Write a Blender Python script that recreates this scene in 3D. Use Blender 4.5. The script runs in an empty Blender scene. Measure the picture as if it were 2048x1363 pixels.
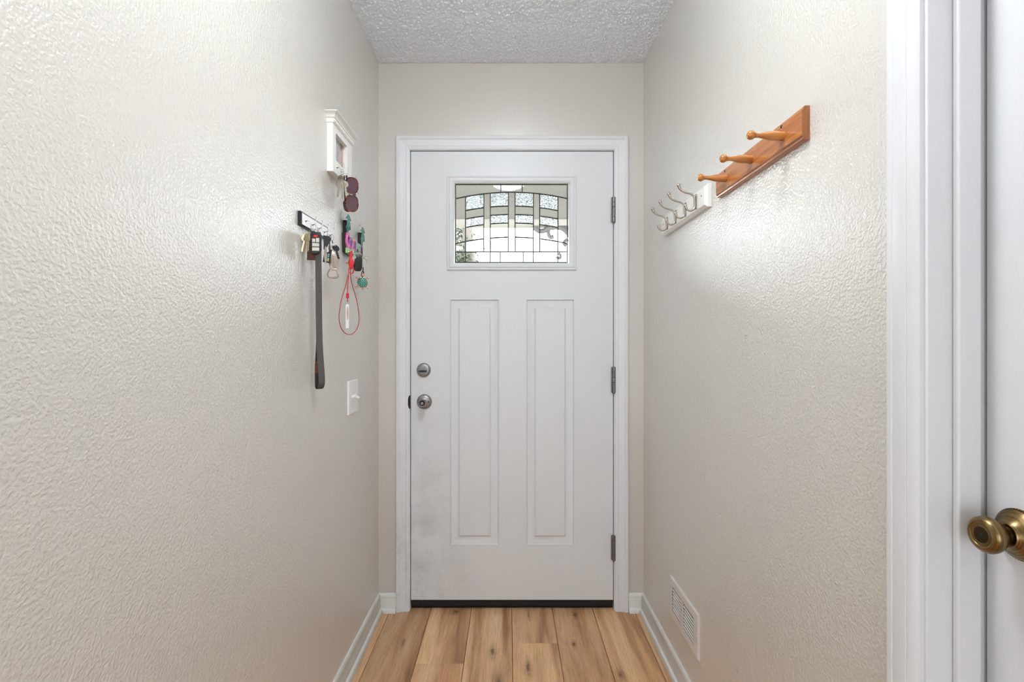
import bpy, bmesh, math, random
import numpy as np
from mathutils import Vector, Matrix

# ------------------------------------------------------------------ frame, camera, light
FPX, VX, VY, H = 1000.0, 1017.0, 681.0, 1.217      # focal length in px, vanishing point, eye height
XL, XR, YF, ZC = -0.587, 0.610, 2.257, 2.472       # left wall, right wall, entry wall, ceiling
sc = bpy.context.scene
C = sc.collection
cam_d = bpy.data.cameras.new('camera')
cam = bpy.data.objects.new('camera', cam_d)
C.objects.link(cam)
cam_d.sensor_fit = 'HORIZONTAL'
cam_d.sensor_width = 36.0
cam_d.lens = FPX / 2048 * 36.0
cam_d.shift_x = (1024 - VX) / 2048
cam_d.shift_y = (VY - 681.5) / 2048
cam_d.clip_start = 0.02
cam.location = (0, 0, H)
cam.rotation_euler = (math.pi / 2, 0, 0)
sc.camera = cam

world = bpy.data.worlds.new('sky')
sc.world = world
world.use_nodes = True
bgn = world.node_tree.nodes['Background']
bgn.inputs['Color'].default_value = (0.95, 0.98, 1.0, 1)
bgn.inputs['Strength'].default_value = 14.0

def area_light(name, loc, rot, sx, sy, power, col):
    d = bpy.data.lights.new(name, 'AREA')
    d.shape = 'RECTANGLE'; d.size = sx; d.size_y = sy; d.energy = power; d.color = col
    o = bpy.data.objects.new(name, d); C.objects.link(o)
    o.location = loc; o.rotation_euler = rot
    return o
# fill lights added in front of the unseen living-room windows behind the camera
FILL = 27.0
for wx in (-2.1, -0.1, 1.9):
    area_light('window_daylight', (wx, -2.77, 1.06), (math.pi / 2, 0, 0), 1.3, 1.96, FILL, (0.845, 0.925, 1.0))
# portal that guides sky light through the glass of the entry door
pt = area_light('door_glass_portal', (0.012, 2.34, 1.749), (-math.pi / 2, 0, 0), 0.54, 0.39, 1.0, (1, 1, 1))
pt.data.cycles.is_portal = True
LAMP_STRENGTH = 46.0

sc.view_settings.view_transform = 'Standard'
sc.view_settings.look = 'None'
sc.view_settings.gamma = 1.0
sc.view_settings.use_curve_mapping = False
sc.view_settings.exposure = 0.25
sc.cycles.use_denoising = True
sc.cycles.filter_width = 1.2
sc.cycles.max_bounces = 7
sc.cycles.diffuse_bounces = 4
sc.cycles.glossy_bounces = 3
sc.cycles.transmission_bounces = 8
sc.cycles.adaptive_threshold = 0.03
sc.cycles.sample_clamp_indirect = 8.0

# ------------------------------------------------------------------ helpers
def srgb(r, g, b):
    f = lambda c: (c / 255 / 12.92) if c / 255 <= 0.04045 else ((c / 255 + 0.055) / 1.055) ** 2.4
    return (f(r), f(g), f(b), 1.0)

class NT:
    def __init__(self, name):
        self.m = bpy.data.materials.new(name)
        self.m.use_nodes = True
        self.t = self.m.node_tree
        self.b = self.t.nodes['Principled BSDF']
    def n(self, kind, props=None, **ins):
        nd = self.t.nodes.new('ShaderNode' + kind)
        for k, v in (props or {}).items(): setattr(nd, k, v)
        for k, v in ins.items():
            key = int(k[1:]) if k[0] == 'i' and k[1:].isdigit() else k.replace('_', ' ')
            self.put(nd.inputs[key], v)
        return nd
    def put(self, sock, v):
        if isinstance(v, bpy.types.Node): v = v.outputs[0]
        if isinstance(v, bpy.types.NodeSocket): self.t.links.new(v, sock)
        else: sock.default_value = v
    def set(self, **ins):
        for k, v in ins.items(): self.put(self.b.inputs[k.replace('_', ' ')], v)
        return self
    def ramp(self, fac, stops):
        r = self.n('ValToRGB'); self.put(r.inputs[0], fac)
        e = r.color_ramp.elements
        while len(e) < len(stops): e.new(0.5)
        for i, (p, c) in enumerate(stops):
            e[i].position = p; e[i].color = c if len(c) == 4 else (*c, 1)
        return r
    def mix(self, fac, a, b, mode='MIX'):
        m = self.n('MixRGB', {'blend_type': mode})
        self.put(m.inputs[0], fac); self.put(m.inputs[1], a); self.put(m.inputs[2], b)
        return m
    def math(self, op, a, b=0.0, clamp=False):
        m = self.n('Math', {'operation': op, 'use_clamp': clamp})
        self.put(m.inputs[0], a); self.put(m.inputs[1], b)
        return m
    def bump(self, h, strength, dist):
        b = self.n('Bump', None, Strength=strength, Distance=dist); self.put(b.inputs['Height'], h)
        return b

def plain(name, col, rough=0.5, metal=0.0, bump=0.0, scale=60, var=0.06, spec=0.5, coat=0.0, aniso=0.0):
    k = NT(name)
    pos = k.n('NewGeometry')
    nz = k.n('TexNoise', None, Vector=pos.outputs['Position'], Scale=scale, Detail=4.0)
    dk = tuple(c * (1 - var) for c in col[:3]) + (1,)
    lt = tuple(min(1, c * (1 + var)) for c in col[:3]) + (1,)
    r = k.ramp(nz, [(0.3, dk), (0.7, lt)])
    k.set(Base_Color=r.outputs[0], Roughness=rough, Metallic=metal, Specular_IOR_Level=spec, Coat_Weight=coat)
    if bump: k.set(Normal=k.bump(nz, bump, 0.002).outputs[0])
    return k.m

ORG = {}
def mark(o, label=None, cat=None, group=None, kind=None):
    if label: o['label'] = label
    if cat: o['category'] = cat
    if group: o['group'] = group
    if kind: o['kind'] = kind
    return o
def thing(name, loc, label, cat, group=None, kind=None):
    o = bpy.data.objects.new(name, None); C.objects.link(o)
    o.location = loc; o.empty_display_size = 0.02
    ORG[o.name] = Vector(loc)
    return mark(o, label, cat, group, kind)

class MB:
    def __init__(self): self.v = []; self.f = []
    def add(self, vs, fs):
        n = len(self.v); self.v += [tuple(p) for p in vs]; self.f += [tuple(i + n for i in f) for f in fs]
        return self
    def box(self, x0, x1, y0, y1, z0, z1):
        vs = [(x, y, z) for x in (x0, x1) for y in (y0, y1) for z in (z0, z1)]
        return self.add(vs, [(0, 1, 3, 2), (4, 6, 7, 5), (0, 4, 5, 1), (2, 3, 7, 6), (0, 2, 6, 4), (1, 5, 7, 3)])
    def obox(self, c, ax, ay, az, sx, sy, sz):
        c = Vector(c); ax, ay, az = (Vector(a).normalized() for a in (ax, ay, az))
        vs = [c + ax * i * sx / 2 + ay * j * sy / 2 + az * k * sz / 2 for i in (-1, 1) for j in (-1, 1) for k in (-1, 1)]
        return self.add(vs, [(0, 1, 3, 2), (4, 6, 7, 5), (0, 4, 5, 1), (2, 3, 7, 6), (0, 2, 6, 4), (1, 5, 7, 3)])
    def tube(self, pts, r, seg=8, closed=False, caps=True):
        pts = [Vector(p) for p in pts]; n = len(pts)
        rs = r if isinstance(r, (list, tuple)) else [r] * n
        rings = []; up = None
        for i, p in enumerate(pts):
            a = pts[(i - 1) % n] if (closed or i > 0) else p
            b = pts[(i + 1) % n] if (closed or i < n - 1) else p
            t = (b - a).normalized()
            if up is None: up = Vector((0, 0, 1)) if abs(t.z) < 0.9 else Vector((1, 0, 0))
            s = t.cross(up)
            if s.length < 1e-6: s = t.cross(Vector((0, 1, 0)))
            s.normalize(); up = s.cross(t).normalized()
            rings.append([p + (s * math.cos(q) + up * math.sin(q)) * rs[i] for q in (2 * math.pi * k / seg for k in range(seg))])
        vs = [v for ring in rings for v in ring]; fs = []
        m = n if closed else n - 1
        for i in range(m):
            for k in range(seg):
                a = i * seg + k; b = i * seg + (k + 1) % seg; j = (i + 1) % n
                fs.append((a, b, j * seg + (k + 1) % seg, j * seg + k))
        if caps and not closed:
            fs.append(tuple(range(seg))); fs.append(tuple((n - 1) * seg + k for k in range(seg)))
        return self.add(vs, fs)
    def lathe(self, o, axis, prof, seg=32):
        o = Vector(o); axis = Vector(axis).normalized()
        a = axis.orthogonal().normalized(); b = axis.cross(a)
        vs = []; fs = []; idx = []
        for d, r in prof:
            if r < 1e-6: idx.append([len(vs)]); vs.append(o + axis * d)
            else:
                idx.append(list(range(len(vs), len(vs) + seg)))
                vs += [o + axis * d + (a * math.cos(2 * math.pi * k / seg) + b * math.sin(2 * math.pi * k / seg)) * r for k in range(seg)]
        for p, q in zip(idx, idx[1:]):
            if len(p) == 1 and len(q) == 1: continue
            for k in range(seg):
                if len(p) == 1: fs.append((p[0], q[k], q[(k + 1) % seg]))
                elif len(q) == 1: fs.append((p[k], q[0], p[(k + 1) % seg]))
                else: fs.append((p[k], p[(k + 1) % seg], q[(k + 1) % seg], q[k]))
        for e in (idx[0], idx[-1]):
            if len(e) > 1: fs.append(tuple(e))
        return self.add(vs, fs)
    def ball(self, c, r, seg=14, sc3=(1, 1, 1)):
        n = seg // 2; c = Vector(c); st = len(self.v)
        self.lathe((0, 0, 0), (0, 0, 1), [(-math.cos(math.pi * i / n), math.sin(math.pi * i / n)) for i in range(n + 1)], seg)
        for i in range(st, len(self.v)):
            p = self.v[i]; self.v[i] = (c.x + p[0] * r * sc3[0], c.y + p[1] * r * sc3[1], c.z + p[2] * r * sc3[2])
        return self
    def prism(self, poly, m, w0, w1, chamfer=0.0):
        n = len(poly)
        loops = [[m(u, v, w0) for u, v in poly]]
        if chamfer:
            cu = sum(p[0] for p in poly) / n; cv = sum(p[1] for p in poly) / n
            hu = max(abs(p[0] - cu) for p in poly); hv = max(abs(p[1] - cv) for p in poly)
            loops.append([m(u, v, w1 - chamfer * (1 if w1 > w0 else -1) * 0.5) for u, v in poly])
            fu = max(0.2, 1 - chamfer / hu); fv = max(0.2, 1 - chamfer / hv)
            loops.append([m(cu + (u - cu) * fu, cv + (v - cv) * fv, w1) for u, v in poly])
        else: loops.append([m(u, v, w1) for u, v in poly])
        vs = [p for l in loops for p in l]; fs = [tuple(range(n)), tuple((len(loops) - 1) * n + k for k in range(n))]
        for i in range(len(loops) - 1):
            for k in range(n): fs.append((i * n + k, i * n + (k + 1) % n, (i + 1) * n + (k + 1) % n, (i + 1) * n + k))
        return self.add(vs, fs)
    def plate(self, u0, u1, v0, v1, holes, m, w0, w1):
        us = sorted({u0, u1, *[c for h in holes for c in h[:2]]}); vsx = sorted({v0, v1, *[c for h in holes for c in h[2:]]})
        us = [u for u in us if u0 <= u <= u1]; vsx = [v for v in vsx if v0 <= v <= v1]
        solid = {}
        for i in range(len(us) - 1):
            for j in range(len(vsx) - 1):
                cu = (us[i] + us[i + 1]) / 2; cv = (vsx[j] + vsx[j + 1]) / 2
                solid[i, j] = not any(h[0] < cu < h[1] and h[2] < cv < h[3] for h in holes)
        vid = {}; vs = []; fs = []
        def V(i, j, k):
            if (i, j, k) not in vid: vid[i, j, k] = len(vs); vs.append(m(us[i], vsx[j], (w0, w1)[k]))
            return vid[i, j, k]
        for (i, j), s in solid.items():
            if not s: continue
            for k in (0, 1): fs.append((V(i, j, k), V(i + 1, j, k), V(i + 1, j + 1, k), V(i, j + 1, k)))
            for di, dj, e in ((-1, 0, ((i, j), (i, j + 1))), (1, 0, ((i + 1, j), (i + 1, j + 1))), (0, -1, ((i, j), (i + 1, j))), (0, 1, ((i, j + 1), (i + 1, j + 1)))):
                if not solid.get((i + di, j + dj), False):
                    (a, b), (c, d) = e; fs.append((V(a, b, 0), V(c, d, 0), V(c, d, 1), V(a, b, 1)))
        return self.add(vs, fs)
    def ring(self, u0, u1, v0, v1, prof, m, cap=False, back=None):
        loops = [[m(u0 + t, v0 + t, w), m(u1 - t, v0 + t, w), m(u1 - t, v1 - t, w), m(u0 + t, v1 - t, w)] for t, w in prof]
        vs = [p for l in loops for p in l]; fs = []
        n = len(loops)
        for i in range(n if not cap else n - 1):
            j = (i + 1) % n
            for k in range(4): fs.append((i * 4 + k, i * 4 + (k + 1) % 4, j * 4 + (k + 1) % 4, j * 4 + k))
        if cap: fs.append(tuple((n - 1) * 4 + k for k in range(4))); fs.append((0, 1, 2, 3))
        return self.add(vs, fs)
    def sweep(self, prof, a, b):
        # prof: list of (t, w); a(t, w) and b(t, w) give the two end points
        n = len(prof)
        vs = [a(t, w) for t, w in prof] + [b(t, w) for t, w in prof]
        fs = [(k, (k + 1) % n, n + (k + 1) % n, n + k) for k in range(n)] + [tuple(range(n)), tuple(range(n, 2 * n))]
        return self.add(vs, fs)
    def ribbon(self, pts, wdir, width, thick):
        pts = [Vector(p) for p in pts]; w = Vector(wdir).normalized() * width / 2; n = len(pts); vs = []; fs = []
        for i, p in enumerate(pts):
            t = (pts[min(i + 1, n - 1)] - pts[max(i - 1, 0)]).normalized()
            nn = t.cross(w).normalized() * thick / 2
            vs += [p - w - nn, p + w - nn, p + w + nn, p - w + nn]
        for i in range(n - 1):
            for k in range(4): fs.append((i * 4 + k, i * 4 + (k + 1) % 4, i * 4 + 4 + (k + 1) % 4, i * 4 + 4 + k))
        fs += [(0, 1, 2, 3), tuple((n - 1) * 4 + k for k in range(4))]
        return self.add(vs, fs)
    def torus(self, c, ax, R, r, seg=24, sr=8, squash=1.0, start=0, arc=2 * math.pi):
        c = Vector(c); ax = Vector(ax).normalized(); a = ax.orthogonal().normalized()
        if abs(ax.z) < 0.9: a = Vector((0, 0, 1)) - ax * ax.z; a.normalize()
        b = ax.cross(a)
        full = arc > 6.28
        n = seg if full else seg + 1
        pts = [c + (a * math.cos(start + arc * k / seg) * squash + b * math.sin(start + arc * k / seg)) * R for k in range(n)]
        return self.tube(pts, r, sr, closed=full)
    def build(self, name, mat, parent=None, smooth=35, bevel=0.0, loc=None, seg=2, recalc=True):
        org = ORG[parent.name] if parent is not None else Vector(loc if loc is not None else (0, 0, 0))
        me = bpy.data.meshes.new(name)
        me.from_pydata([(p[0] - org.x, p[1] - org.y, p[2] - org.z) for p in self.v], [], self.f)
        if recalc:
            bm = bmesh.new(); bm.from_mesh(me); bmesh.ops.recalc_face_normals(bm, faces=bm.faces); bm.to_mesh(me); bm.free()
        if smooth:
            me.polygons.foreach_set('use_smooth', [True] * len(me.polygons))
            me.set_sharp_from_angle(angle=math.radians(smooth))
        me.materials.append(mat)
        o = bpy.data.objects.new(name, me); C.objects.link(o)
        if parent is not None: o.parent = parent
        else: o.location = org
        ORG[o.name] = org
        if bevel:
            b = o.modifiers.new('edge', 'BEVEL'); b.width = bevel; b.segments = seg; b.limit_method = 'ANGLE'; b.angle_limit = math.radians(40)
            b.harden_normals = False
        return o

def F(Y0): return lambda u, v, w: (u, Y0 - w, v)              # faces the camera
def L(X0=XL): return lambda u, v, w: (X0 + w, u, v)           # left wall, w out of the wall
def R(X0=XR): return lambda u, v, w: (X0 - w, u, v)           # right wall
mL, mR = L(), R()
def atY(px, py, Y): return Vector(((px - VX) * Y / FPX, Y, H + (VY - py) * Y / FPX))
def onL(px, py, off=0.0):
    Y = (XL + off) * FPX / (px - VX); return Vector((XL + off, Y, H + (VY - py) * Y / FPX))
def onR(px, py, off=0.0):
    Y = (XR - off) * FPX / (px - VX); return Vector((XR - off, Y, H + (VY - py) * Y / FPX))
def arc(n, fn): return [fn(i / (n - 1)) for i in range(n)]
def smooth_path(pts, k=6):
    P = [Vector(p) for p in pts]; out = []
    for i in range(len(P) - 1):
        p0 = P[max(i - 1, 0)]; p1 = P[i]; p2 = P[i + 1]; p3 = P[min(i + 2, len(P) - 1)]
        for j in range(k):
            t = j / k
            out.append(0.5 * ((2 * p1) + (p2 - p0) * t + (2 * p0 - 5 * p1 + 4 * p2 - p3) * t * t + (3 * p1 - p0 - 3 * p2 + p3) * t ** 3))
    return out + [P[-1]]

# ------------------------------------------------------------------ materials
def wall_paint(name, col, relief=0.44):
    k = NT(name)
    pos = k.n('NewGeometry').outputs['Position']
    n1 = k.n('TexNoise', None, Vector=pos, Scale=170.0, Detail=1.5, Roughness=0.5)
    hgt = k.ramp(n1, [(0.36, (0, 0, 0)), (0.66, (1, 1, 1))]).outputs[0]
    n3 = k.n('TexNoise', None, Vector=pos, Scale=2.2, Detail=1.0)
    c = k.ramp(n3, [(0.35, tuple(x * 0.975 for x in col[:3])), (0.65, col)])
    bmp = k.bump(hgt, relief, 0.0016).outputs[0]
    k.set(Base_Color=c.outputs[0], Roughness=0.36, Specular_IOR_Level=0.6, Coat_Weight=1.0, Coat_Roughness=0.31, Coat_IOR=1.8, Coat_Normal=bmp, Normal=bmp)
    return k
WALL = srgb(219, 214.5, 206.5)
def add_scuffs(k, marks):
    # small rubbed marks that have a place and a shape of their own on the paint
    pos = k.n('NewGeometry').outputs['Position']
    nz = k.n('TexNoise', None, Vector=pos, Scale=160.0, Detail=4.0)
    total = None
    for (x, y, z, ry, rz) in marks:
        d = k.n('VectorMath', {'operation': 'SUBTRACT'}); k.put(d.inputs[0], pos); d.inputs[1].default_value = (x, y, z)
        s = k.n('VectorMath', {'operation': 'MULTIPLY'}); k.put(s.inputs[0], d.outputs[0]); s.inputs[1].default_value = (1 / ry, 1 / ry, 1 / rz)
        ln = k.n('VectorMath', {'operation': 'LENGTH'}); k.put(ln.inputs[0], s.outputs[0])
        f = k.math('SUBTRACT', 1.0, ln.outputs['Value'], True)
        total = f if total is None else k.math('MAXIMUM', total, f)
    th = k.math('GREATER_THAN', k.math('MULTIPLY', total, nz), 0.30)
    base = k.b.inputs['Base Color'].links[0].from_socket
    k.set(Base_Color=k.mix(k.math('MULTIPLY', th, 0.5), base, srgb(95, 88, 82)).outputs[0])
kw = wall_paint('wall_paint', WALL); M_WALL = kw.m
M_WALLF = wall_paint('wall_paint_smooth', srgb(208, 201, 193), 0.12).m  # door wall: smoother relief, same paint darkened for the weaker light on it
kr = wall_paint('wall_paint_scuffed', WALL)
p1 = onR(1493, 671); p2 = onR(1474, 1340)
add_scuffs(kr, [(p1.x, p1.y, p1.z, 0.022, 0.006), (p2.x, p2.y, p2.z, 0.01, 0.02), (XR, 1.55, 0.80, 0.004, 0.03)]); M_WALLR = kr.m

def ceiling_mat():
    k = NT('popcorn_ceiling')
    pos = k.n('NewGeometry').outputs['Position']
    n1 = k.n('TexNoise', None, Vector=pos, Scale=170.0, Detail=3.0)
    k.set(Base_Color=k.ramp(n1, [(0.35, srgb(234, 240, 247)), (0.65, srgb(247, 251, 255))]).outputs[0], Roughness=0.85, Specular_IOR_Level=0.2)
    return k.m
M_CEIL = ceiling_mat()

def trim_mat(name, col, rough=0.35, dirt=0.0, zone=None):
    k = NT(name)
    pos = k.n('NewGeometry').outputs['Position']
    mp = k.n('Mapping', None, Vector=pos, Scale=(30, 30, 4))
    n1 = k.n('TexNoise', None, Vector=mp, Scale=6.0, Detail=4.0)
    c = k.ramp(n1, [(0.3, tuple(x * 0.985 for x in col[:3])), (0.7, col)]).outputs[0]
    if dirt:
        n2 = k.n('TexNoise', None, Vector=pos, Scale=7.0, Detail=7.0, Roughness=0.7)
        sx = k.n('SeparateXYZ', None, Vector=pos)
        if zone:
            x0, x1, z0, z1 = zone
            a = k.n('MapRange', None, Value=sx.outputs[0]); a.inputs[1].default_value = x0; a.inputs[2].default_value = x1; a.inputs[3].default_value = 1; a.inputs[4].default_value = 0
            b = k.n('MapRange', None, Value=sx.outputs[2]); b.inputs[1].default_value = z0; b.inputs[2].default_value = z1; b.inputs[3].default_value = 1; b.inputs[4].default_value = 0
            zf = k.math('MULTIPLY', a.outputs[0], b.outputs[0])
        else: zf = 1.0
        th = k.ramp(n2, [(0.42, (0, 0, 0)), (0.72, (1, 1, 1))])
        f = k.math('MULTIPLY', k.math('MULTIPLY', th.outputs[0], zf), dirt)
        c = k.mix(f, c, srgb(92, 90, 88)).outputs[0]
        n3 = k.n('TexNoise', None, Vector=pos, Scale=95.0, Detail=2.0)
        sp = k.math('MULTIPLY', k.math('GREATER_THAN', n3, 0.79), min(0.4, dirt))
        c = k.mix(sp, c, srgb(110, 108, 105)).outputs[0]
    k.set(Base_Color=c, Roughness=rough)
    return k.m
WHITE = srgb(228, 229, 231)
M_TRIM = trim_mat('trim_white', WHITE, 0.35, 0.03)
M_CASE = trim_mat('casing_white', WHITE, 0.35, 0.35, (-0.46, -0.43, 0.2, 0.9))
M_DOOR = trim_mat('door_white', srgb(226, 227, 228), 0.38, 0.38, (-0.44, -0.10, 0.15, 1.15))
M_DOOR2 = trim_mat('side_door_white', srgb(226, 227, 229), 0.4, 0.05)
M_BASE = trim_mat('baseboard_white', srgb(232, 229, 225), 0.4, 0.10)
M_BLACK = plain('black_rubber', srgb(22, 21, 20), 0.7, bump=0.5, scale=220)
M_DARKGAP = plain('subfloor_dark', srgb(48, 34, 24), 0.9)
M_NICKEL = plain('satin_nickel', srgb(160, 158, 156), 0.42, 1.0, var=0.03, scale=300)
M_NICKELD = plain('dark_nickel', srgb(112, 111, 110), 0.5, 1.0, var=0.05, scale=300)
M_DARKSTEEL = plain('dark_steel', srgb(66, 65, 65), 0.45, 1.0, var=0.05, scale=300)
M_HOOK = plain('brushed_nickel', srgb(186, 178, 170), 0.28, 1.0, var=0.03, scale=300)
M_CHROME = plain('chrome', srgb(215, 215, 218), 0.12, 1.0, var=0.02)
M_STEEL = plain('key_steel', srgb(178, 172, 160), 0.25, 1.0, var=0.1, scale=200)
M_GOLD = plain('pale_brass', srgb(190, 174, 146), 0.3, 1.0, var=0.08, scale=200)
M_HINGE = plain('hinge_metal', srgb(128, 127, 126), 0.42, 1.0, var=0.15, scale=250)
M_BRASSD = plain('dark_brass', srgb(72, 60, 42), 0.4, 1.0, var=0.1, scale=300)
M_HOLE = plain('hole_black', srgb(12, 11, 10), 0.8)
M_CAME = plain('lead_came', srgb(82, 84, 82), 0.5, 0.7, var=0.12, scale=200)
M_WPLASTIC = plain('white_plastic', srgb(244, 243, 242), 0.3, var=0.02)
M_WPAINT = plain('white_enamel', srgb(243, 240, 235), 0.35, var=0.03, scale=40)
M_VENT = plain('vent_enamel', srgb(222, 216, 210), 0.4, var=0.03)
M_VENTDARK = plain('duct_dark', srgb(30, 28, 26), 0.8)
M_BPLASTIC = plain('black_plastic', srgb(24, 25, 28), 0.35, var=0.2)
M_BGLOSS = plain('black_lacquer', srgb(28, 30, 34), 0.25, var=0.2)
M_BTN = plain('button_grey', srgb(206, 202, 190), 0.5, var=0.05)
M_RED = plain('red_plastic', srgb(214, 24, 34), 0.4, var=0.08)
M_LEATHER = plain('brown_leather', srgb(92, 46, 24), 0.55, bump=0.3, scale=260, var=0.25)
M_STRAP = plain('grey_leather', srgb(74, 70, 68), 0.5, bump=0.4, scale=200, var=0.12)
M_STRAPD = plain('black_leather', srgb(34, 32, 31), 0.5, bump=0.4, scale=200, var=0.2)
M_ORANGE = plain('orange_stitching', srgb(120, 68, 34), 0.7, bump=0.5, scale=400, var=0.4)
M_OPENER = plain('rose_steel', srgb(176, 160, 148), 0.35, 1.0, var=0.06, scale=200)
M_INK = plain('engraved_ink', srgb(52, 46, 42), 0.7)
M_PALM = plain('teal_paint', srgb(74, 146, 142), 0.45, var=0.25, scale=120)
M_PALM2 = plain('sage_paint', srgb(104, 146, 138), 0.45, var=0.25, scale=120)
M_SIGN = plain('sign_dark', srgb(34, 32, 36), 0.5, var=0.2)
M_GREEN = plain('lime_paint', srgb(158, 206, 132), 0.45, var=0.12, scale=150)
M_PINK = plain('pink_paint', srgb(226, 116, 176), 0.45, var=0.08)
M_PURPLE = plain('purple_paint', srgb(166, 104, 190), 0.45, var=0.08)
M_PEACH = plain('peach_paint', srgb(240, 160, 130), 0.45, var=0.08)
M_BLUE = plain('blue_paint', srgb(132, 180, 214), 0.45, var=0.08)
M_TURQ = plain('turquoise_enamel', srgb(42, 128, 112), 0.3, var=0.3, scale=300)
M_GEM = plain('clear_gem', srgb(222, 240, 232), 0.08, 0.3, var=0.1)
M_ROSE = plain('rose_gold', srgb(222, 172, 140), 0.22, 1.0, var=0.08)
M_SUNLENS = plain('purple_lens', srgb(84, 46, 58), 0.06, 0.0, var=0.15, scale=30, coat=1.0)
M_PAPER = plain('matte_paper', srgb(215, 214, 214), 0.6)
def cord_mat():
    k = NT('red_cord'); pos = k.n('NewGeometry').outputs['Position']
    v = k.n('TexVoronoi', None, Vector=pos, Scale=700.0)
    k.set(Base_Color=k.ramp(v.outputs[0], [(0.25, srgb(226, 40, 34)), (0.75, srgb(150, 20, 20))]).outputs[0], Roughness=0.6)
    return k.m
M_CORD = cord_mat()
def tortoise():
    k = NT('tortoiseshell'); pos = k.n('NewGeometry').outputs['Position']
    n = k.n('TexNoise', None, Vector=pos, Scale=140.0, Detail=3.0)
    k.set(Base_Color=k.ramp(n, [(0.35, srgb(30, 14, 14)), (0.52, srgb(74, 24, 20)), (0.68, srgb(150, 62, 22))]).outputs[0], Roughness=0.12, Coat_Weight=0.6)
    return k.m
M_TORT = tortoise()
def brass():
    k = NT('antique_brass'); pos = k.n('NewGeometry').outputs['Position']
    mp = k.n('Mapping', None, Vector=pos, Scale=(600, 30, 30))
    n = k.n('TexNoise', None, Vector=mp, Scale=1.0, Detail=4.0)
    k.set(Base_Color=k.ramp(n, [(0.25, srgb(88, 70, 46)), (0.5, srgb(130, 106, 70)), (0.8, srgb(160, 134, 92))]).outputs[0], Metallic=1.0, Roughness=0.27,
          Normal=k.bump(n, 0.06, 0.0004).outputs[0])
    return k.m
M_BRASS = brass()

def wood(name, cols, along, rough=0.35, grain=1.0, coat=0.0):
    k = NT(name)
    pos = k.n('NewGeometry').outputs['Position']
    s = {'x': (4, 60, 60), 'y': (60, 4, 60), 'z': (60, 60, 4)}[along]
    mp = k.n('Mapping', None, Vector=pos, Scale=s)
    n = k.n('TexNoise', None, Vector=mp, Scale=2.0 * grain, Detail=6.0, Roughness=0.6, Distortion=0.6)
    c = k.ramp(n, [(0.28, cols[0]), (0.5, cols[1]), (0.75, cols[2])])
    k.set(Base_Color=c.outputs[0], Roughness=rough, Coat_Weight=coat, Normal=k.bump(n, 0.08, 0.001).outputs[0])
    return k.m
M_OAK = wood('varnished_oak', [srgb(146, 84, 40), srgb(178, 108, 54), srgb(200, 132, 74)], 'y', 0.24, 1.0, 0.4)
M_OAKEND = wood('oak_end_grain', [srgb(128, 74, 40), srgb(158, 98, 56), srgb(178, 118, 72)], 'z', 0.4, 1.5)
M_PEG = wood('varnished_peg', [srgb(150, 88, 36), srgb(190, 120, 54), srgb(212, 146, 78)], 'x', 0.25, 1.2, 0.4)

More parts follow.
